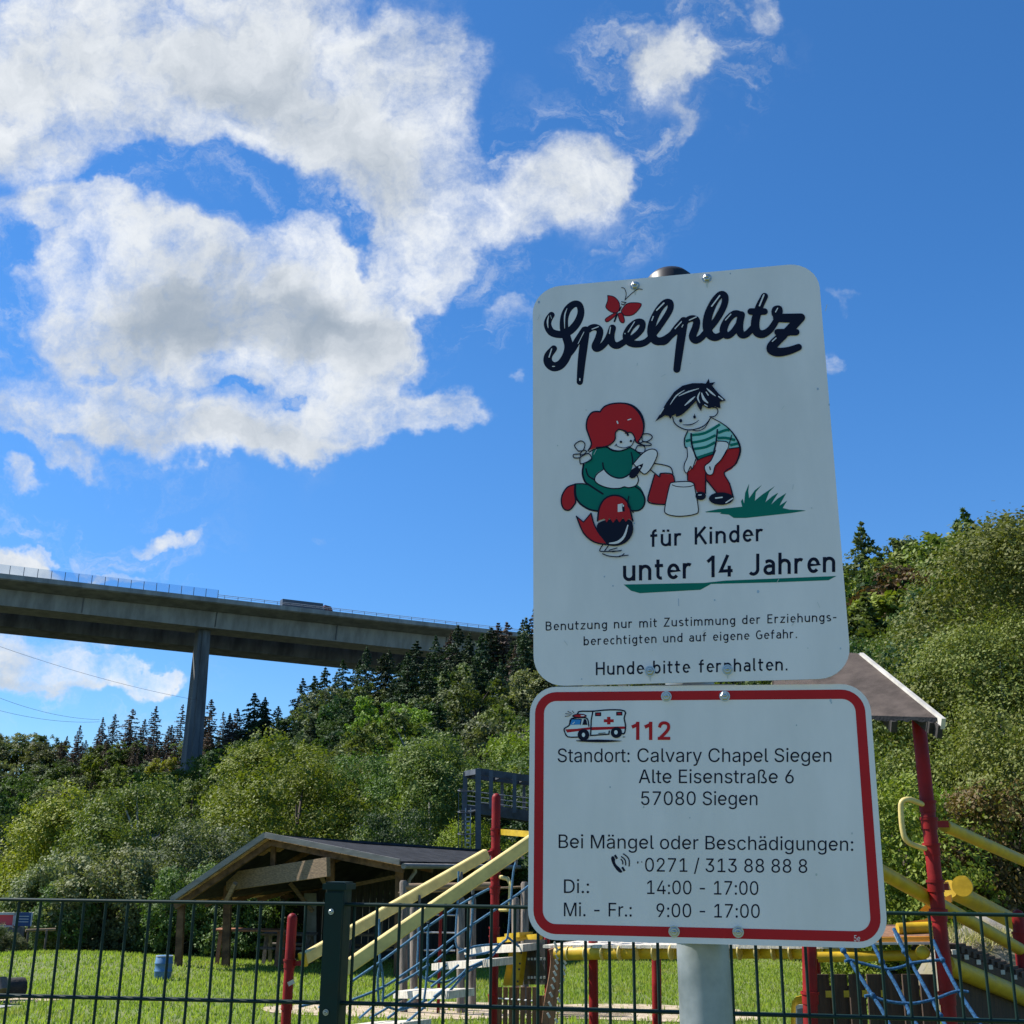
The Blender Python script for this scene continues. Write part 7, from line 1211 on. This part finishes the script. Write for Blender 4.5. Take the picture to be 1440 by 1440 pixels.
pr.disc((280, 175), 82, 'navy', 25).disc((282, 174), 66, 'pred', 14).line([(300, 172), (330, 172)], 12, 'pwhite').disc((325, 388), 66).disc((325, 388), 18, 'pwhite', 24).disc((695, 362), 64, 'navy', 62).disc((690, 360), 20, 'pwhite', 24).line([(495, 372), (570, 366)], 8).fill([(240, 452), (480, 440), (760, 455), (640, 468), (480, 472), (300, 464)], 'navy', 2).line([(770, 412), (790, 412)], 8)
for l_ in ([(120, 180), (180, 172)], [(125, 150), (190, 158)], [(150, 125), (200, 148)], [(200, 120), (222, 145)]): pr.line(l_, [8, 5], sm=0)
pr.done('ambulance_drawing', lo_)
pr = Print(LOS, (840, 1190, 18)); pr.fill([(345, 300), (385, 250), (420, 265), (450, 330), (448, 400), (490, 480), (560, 540), (632, 640), (620, 662), (580, 672), (520, 635), (440, 540), (380, 430)], 'navy', 2).line([(442, 222), (500, 318)], 56, cap=False, sm=0).line([(628, 530), (690, 628)], 56, cap=False, sm=0)
pr.line([(600, 330), (640, 380), (645, 450)], 30).line([(612, 265), (690, 330), (715, 400), (718, 475)], 30).line([(660, 195), (760, 270), (808, 370), (805, 500)], 30).disc((1025, 410), 17, 'navy', 32, 10).disc((1125, 398), 12, 'navy', 16, 10); pr.done('phone_symbol', lo_)
pr = Print(LOS)
for x, y, r_ in ((1168, 985, 1.6), (1169, 988, 1.2), (1148, 1230, 1.4), (858, 1107, 1), (905, 1135, 1), (1198, 1172, 1), (970, 1150, .8), (1120, 1020, .9)): pr.disc((x, y), r_, 'bolt', r_ * 1.5, 8)
pr.done('scuff', lo_)
po = thing('sign_post', 'round galvanised steel post with dark cap carrying both signs', 'post', (0.28, 1.66, 0))
pb, ptp = at(993.5, 1440, 1.632), at(942, 396, 1.66); d_ = (ptp - pb).normalized(); base = pb + d_ * ((-.05 - pb.z) / d_.z)
MB().tube([base, ptp], .0345, 32).build('tube', M['zinc'], po)
b = MB(); b.tube([ptp - d_ * .03, ptp + d_ * .003, ptp + d_ * .012, ptp + d_ * .017], [.0365, .0365, .028, .008], 28); b.build('cap', M['black'], po)
for py in (414, 943, 980, 1310):
    t_ = at(941.5 + (py - 386) * .0493, py, 1.65); c_ = ptp + d_ * ((t_.z - ptp.z) / d_.z); b = MB(); b.tube([c_ - d_ * .011, c_ + d_ * .011], .0372, 28)
    Pn = UPS if py < 960 else LOS; x_ = Pn.a; b.beam(c_ - x_ * .062 + Pn.n * .036, c_ + x_ * .062 + Pn.n * .036, .006, .022, up=d_); b.build('clamp', M['zinc'], po)

# ------------------------------------------------------------------ green mesh fence in front of the lawn
ZT = EYE - .094
def fence(xA, xB, name, label, gapx=()):
    root = thing('mesh_fence', label, 'fence', ((xA + xB) / 2, fy((xA + xB) / 2), 0)); d = Vector((1, FYS, 0)).normalized(); nrm = Vector((-d.y, d.x, 0))
    b = MB(); L = (Vector((xB, fy(xB), 0)) - Vector((xA, fy(xA), 0))).length; n = int(L / .05); o = Vector((xA, fy(xA), 0))
    for k in range(n + 1):
        p = o + d * (k * .05 + .02)
        if (p - o).length > L: break
        b.tube([p + Vector((0, 0, .03)), p + Vector((0, 0, ZT + .0025))], .0033, 8)
    b.build('bars', M['green_fence'], root); b = MB()
    for z in (ZT - .002, ZT - .2, ZT - .4, ZT - .6, ZT - .8, ZT - 1.0, ZT - 1.2, .08):
        for s_ in (-1, 1): p = o + nrm * s_ * .0066 + Vector((0, 0, z)); b.tube([p, p + d * L], .0036, 8)
    b.build('rails', M['green_fence'], root); return root
FYS = -.115
fy = lambda x: 2.612 + FYS * x
PX = .0
fpost = at(470, 1300, 2.62); px0 = fpost.x
FYS = -.09; fy = lambda x: 2.645 + FYS * (x + .4)
fence(-2.6, px0 - .02, 'l', 'dark green wire mesh fence panel left of the fence post')
FYS = -.135; fy = lambda x: 2.645 + FYS * (x - px0)
fence(px0 + .02, 2.4, 'r', 'dark green wire mesh fence panel running behind the signs right of the fence post')
fp = thing('fence_post', 'dark green square fence post with flat cap and two steel screws', 'fence post', (px0, 2.62, 0))
w_, dp = .041, .06; rz = R(-9); tl = Vector((math.cos(rz), math.sin(rz), 0)); tn = Vector((math.sin(rz), -math.cos(rz), 0))
z1 = at(470, 1250, 2.6).z; c = Vector((px0 + .002, 2.655, 0))
cf_ = c + tn * (dp / 2 + .004); MB().beam((c.x, c.y, -.05), (c.x, c.y, z1), w_, dp, up=tuple(tn), bev=.003).build('post', M['green_fence'], fp)
MB().beam((cf_.x, cf_.y, .02), (cf_.x, cf_.y, z1 - .008), w_ * .96, .005, up=tuple(tn)).build('clamp_strip', M['green_fence'], fp)
b = MB(); b.box((c.x, c.y, z1 + .004), w_ + .012, dp + .014, .012, rz); b.box((c.x, c.y, z1 + .0115), w_ + .002, dp + .004, .004, rz); b.build('cap', M['black'] if False else M['green_fence'], fp)
for py in (1282, 1424):
    p = at(463.5, py, 2.615); q = cf_ + tn * .003 + tl * -.004; q = Vector((q.x, q.y, p.z)); b = MB(); b.tube([q, q + tn * .002], .0062, 20); b.tube([q + tn * .002, q + tn * .005, q + tn * .006], [.0046, .0043, .003], 14); b.build('screw', M['bolt'], fp); MB().tube([q + tn * .006, q + tn * .0065], .0016, 6).build('socket', M['black'], fp)
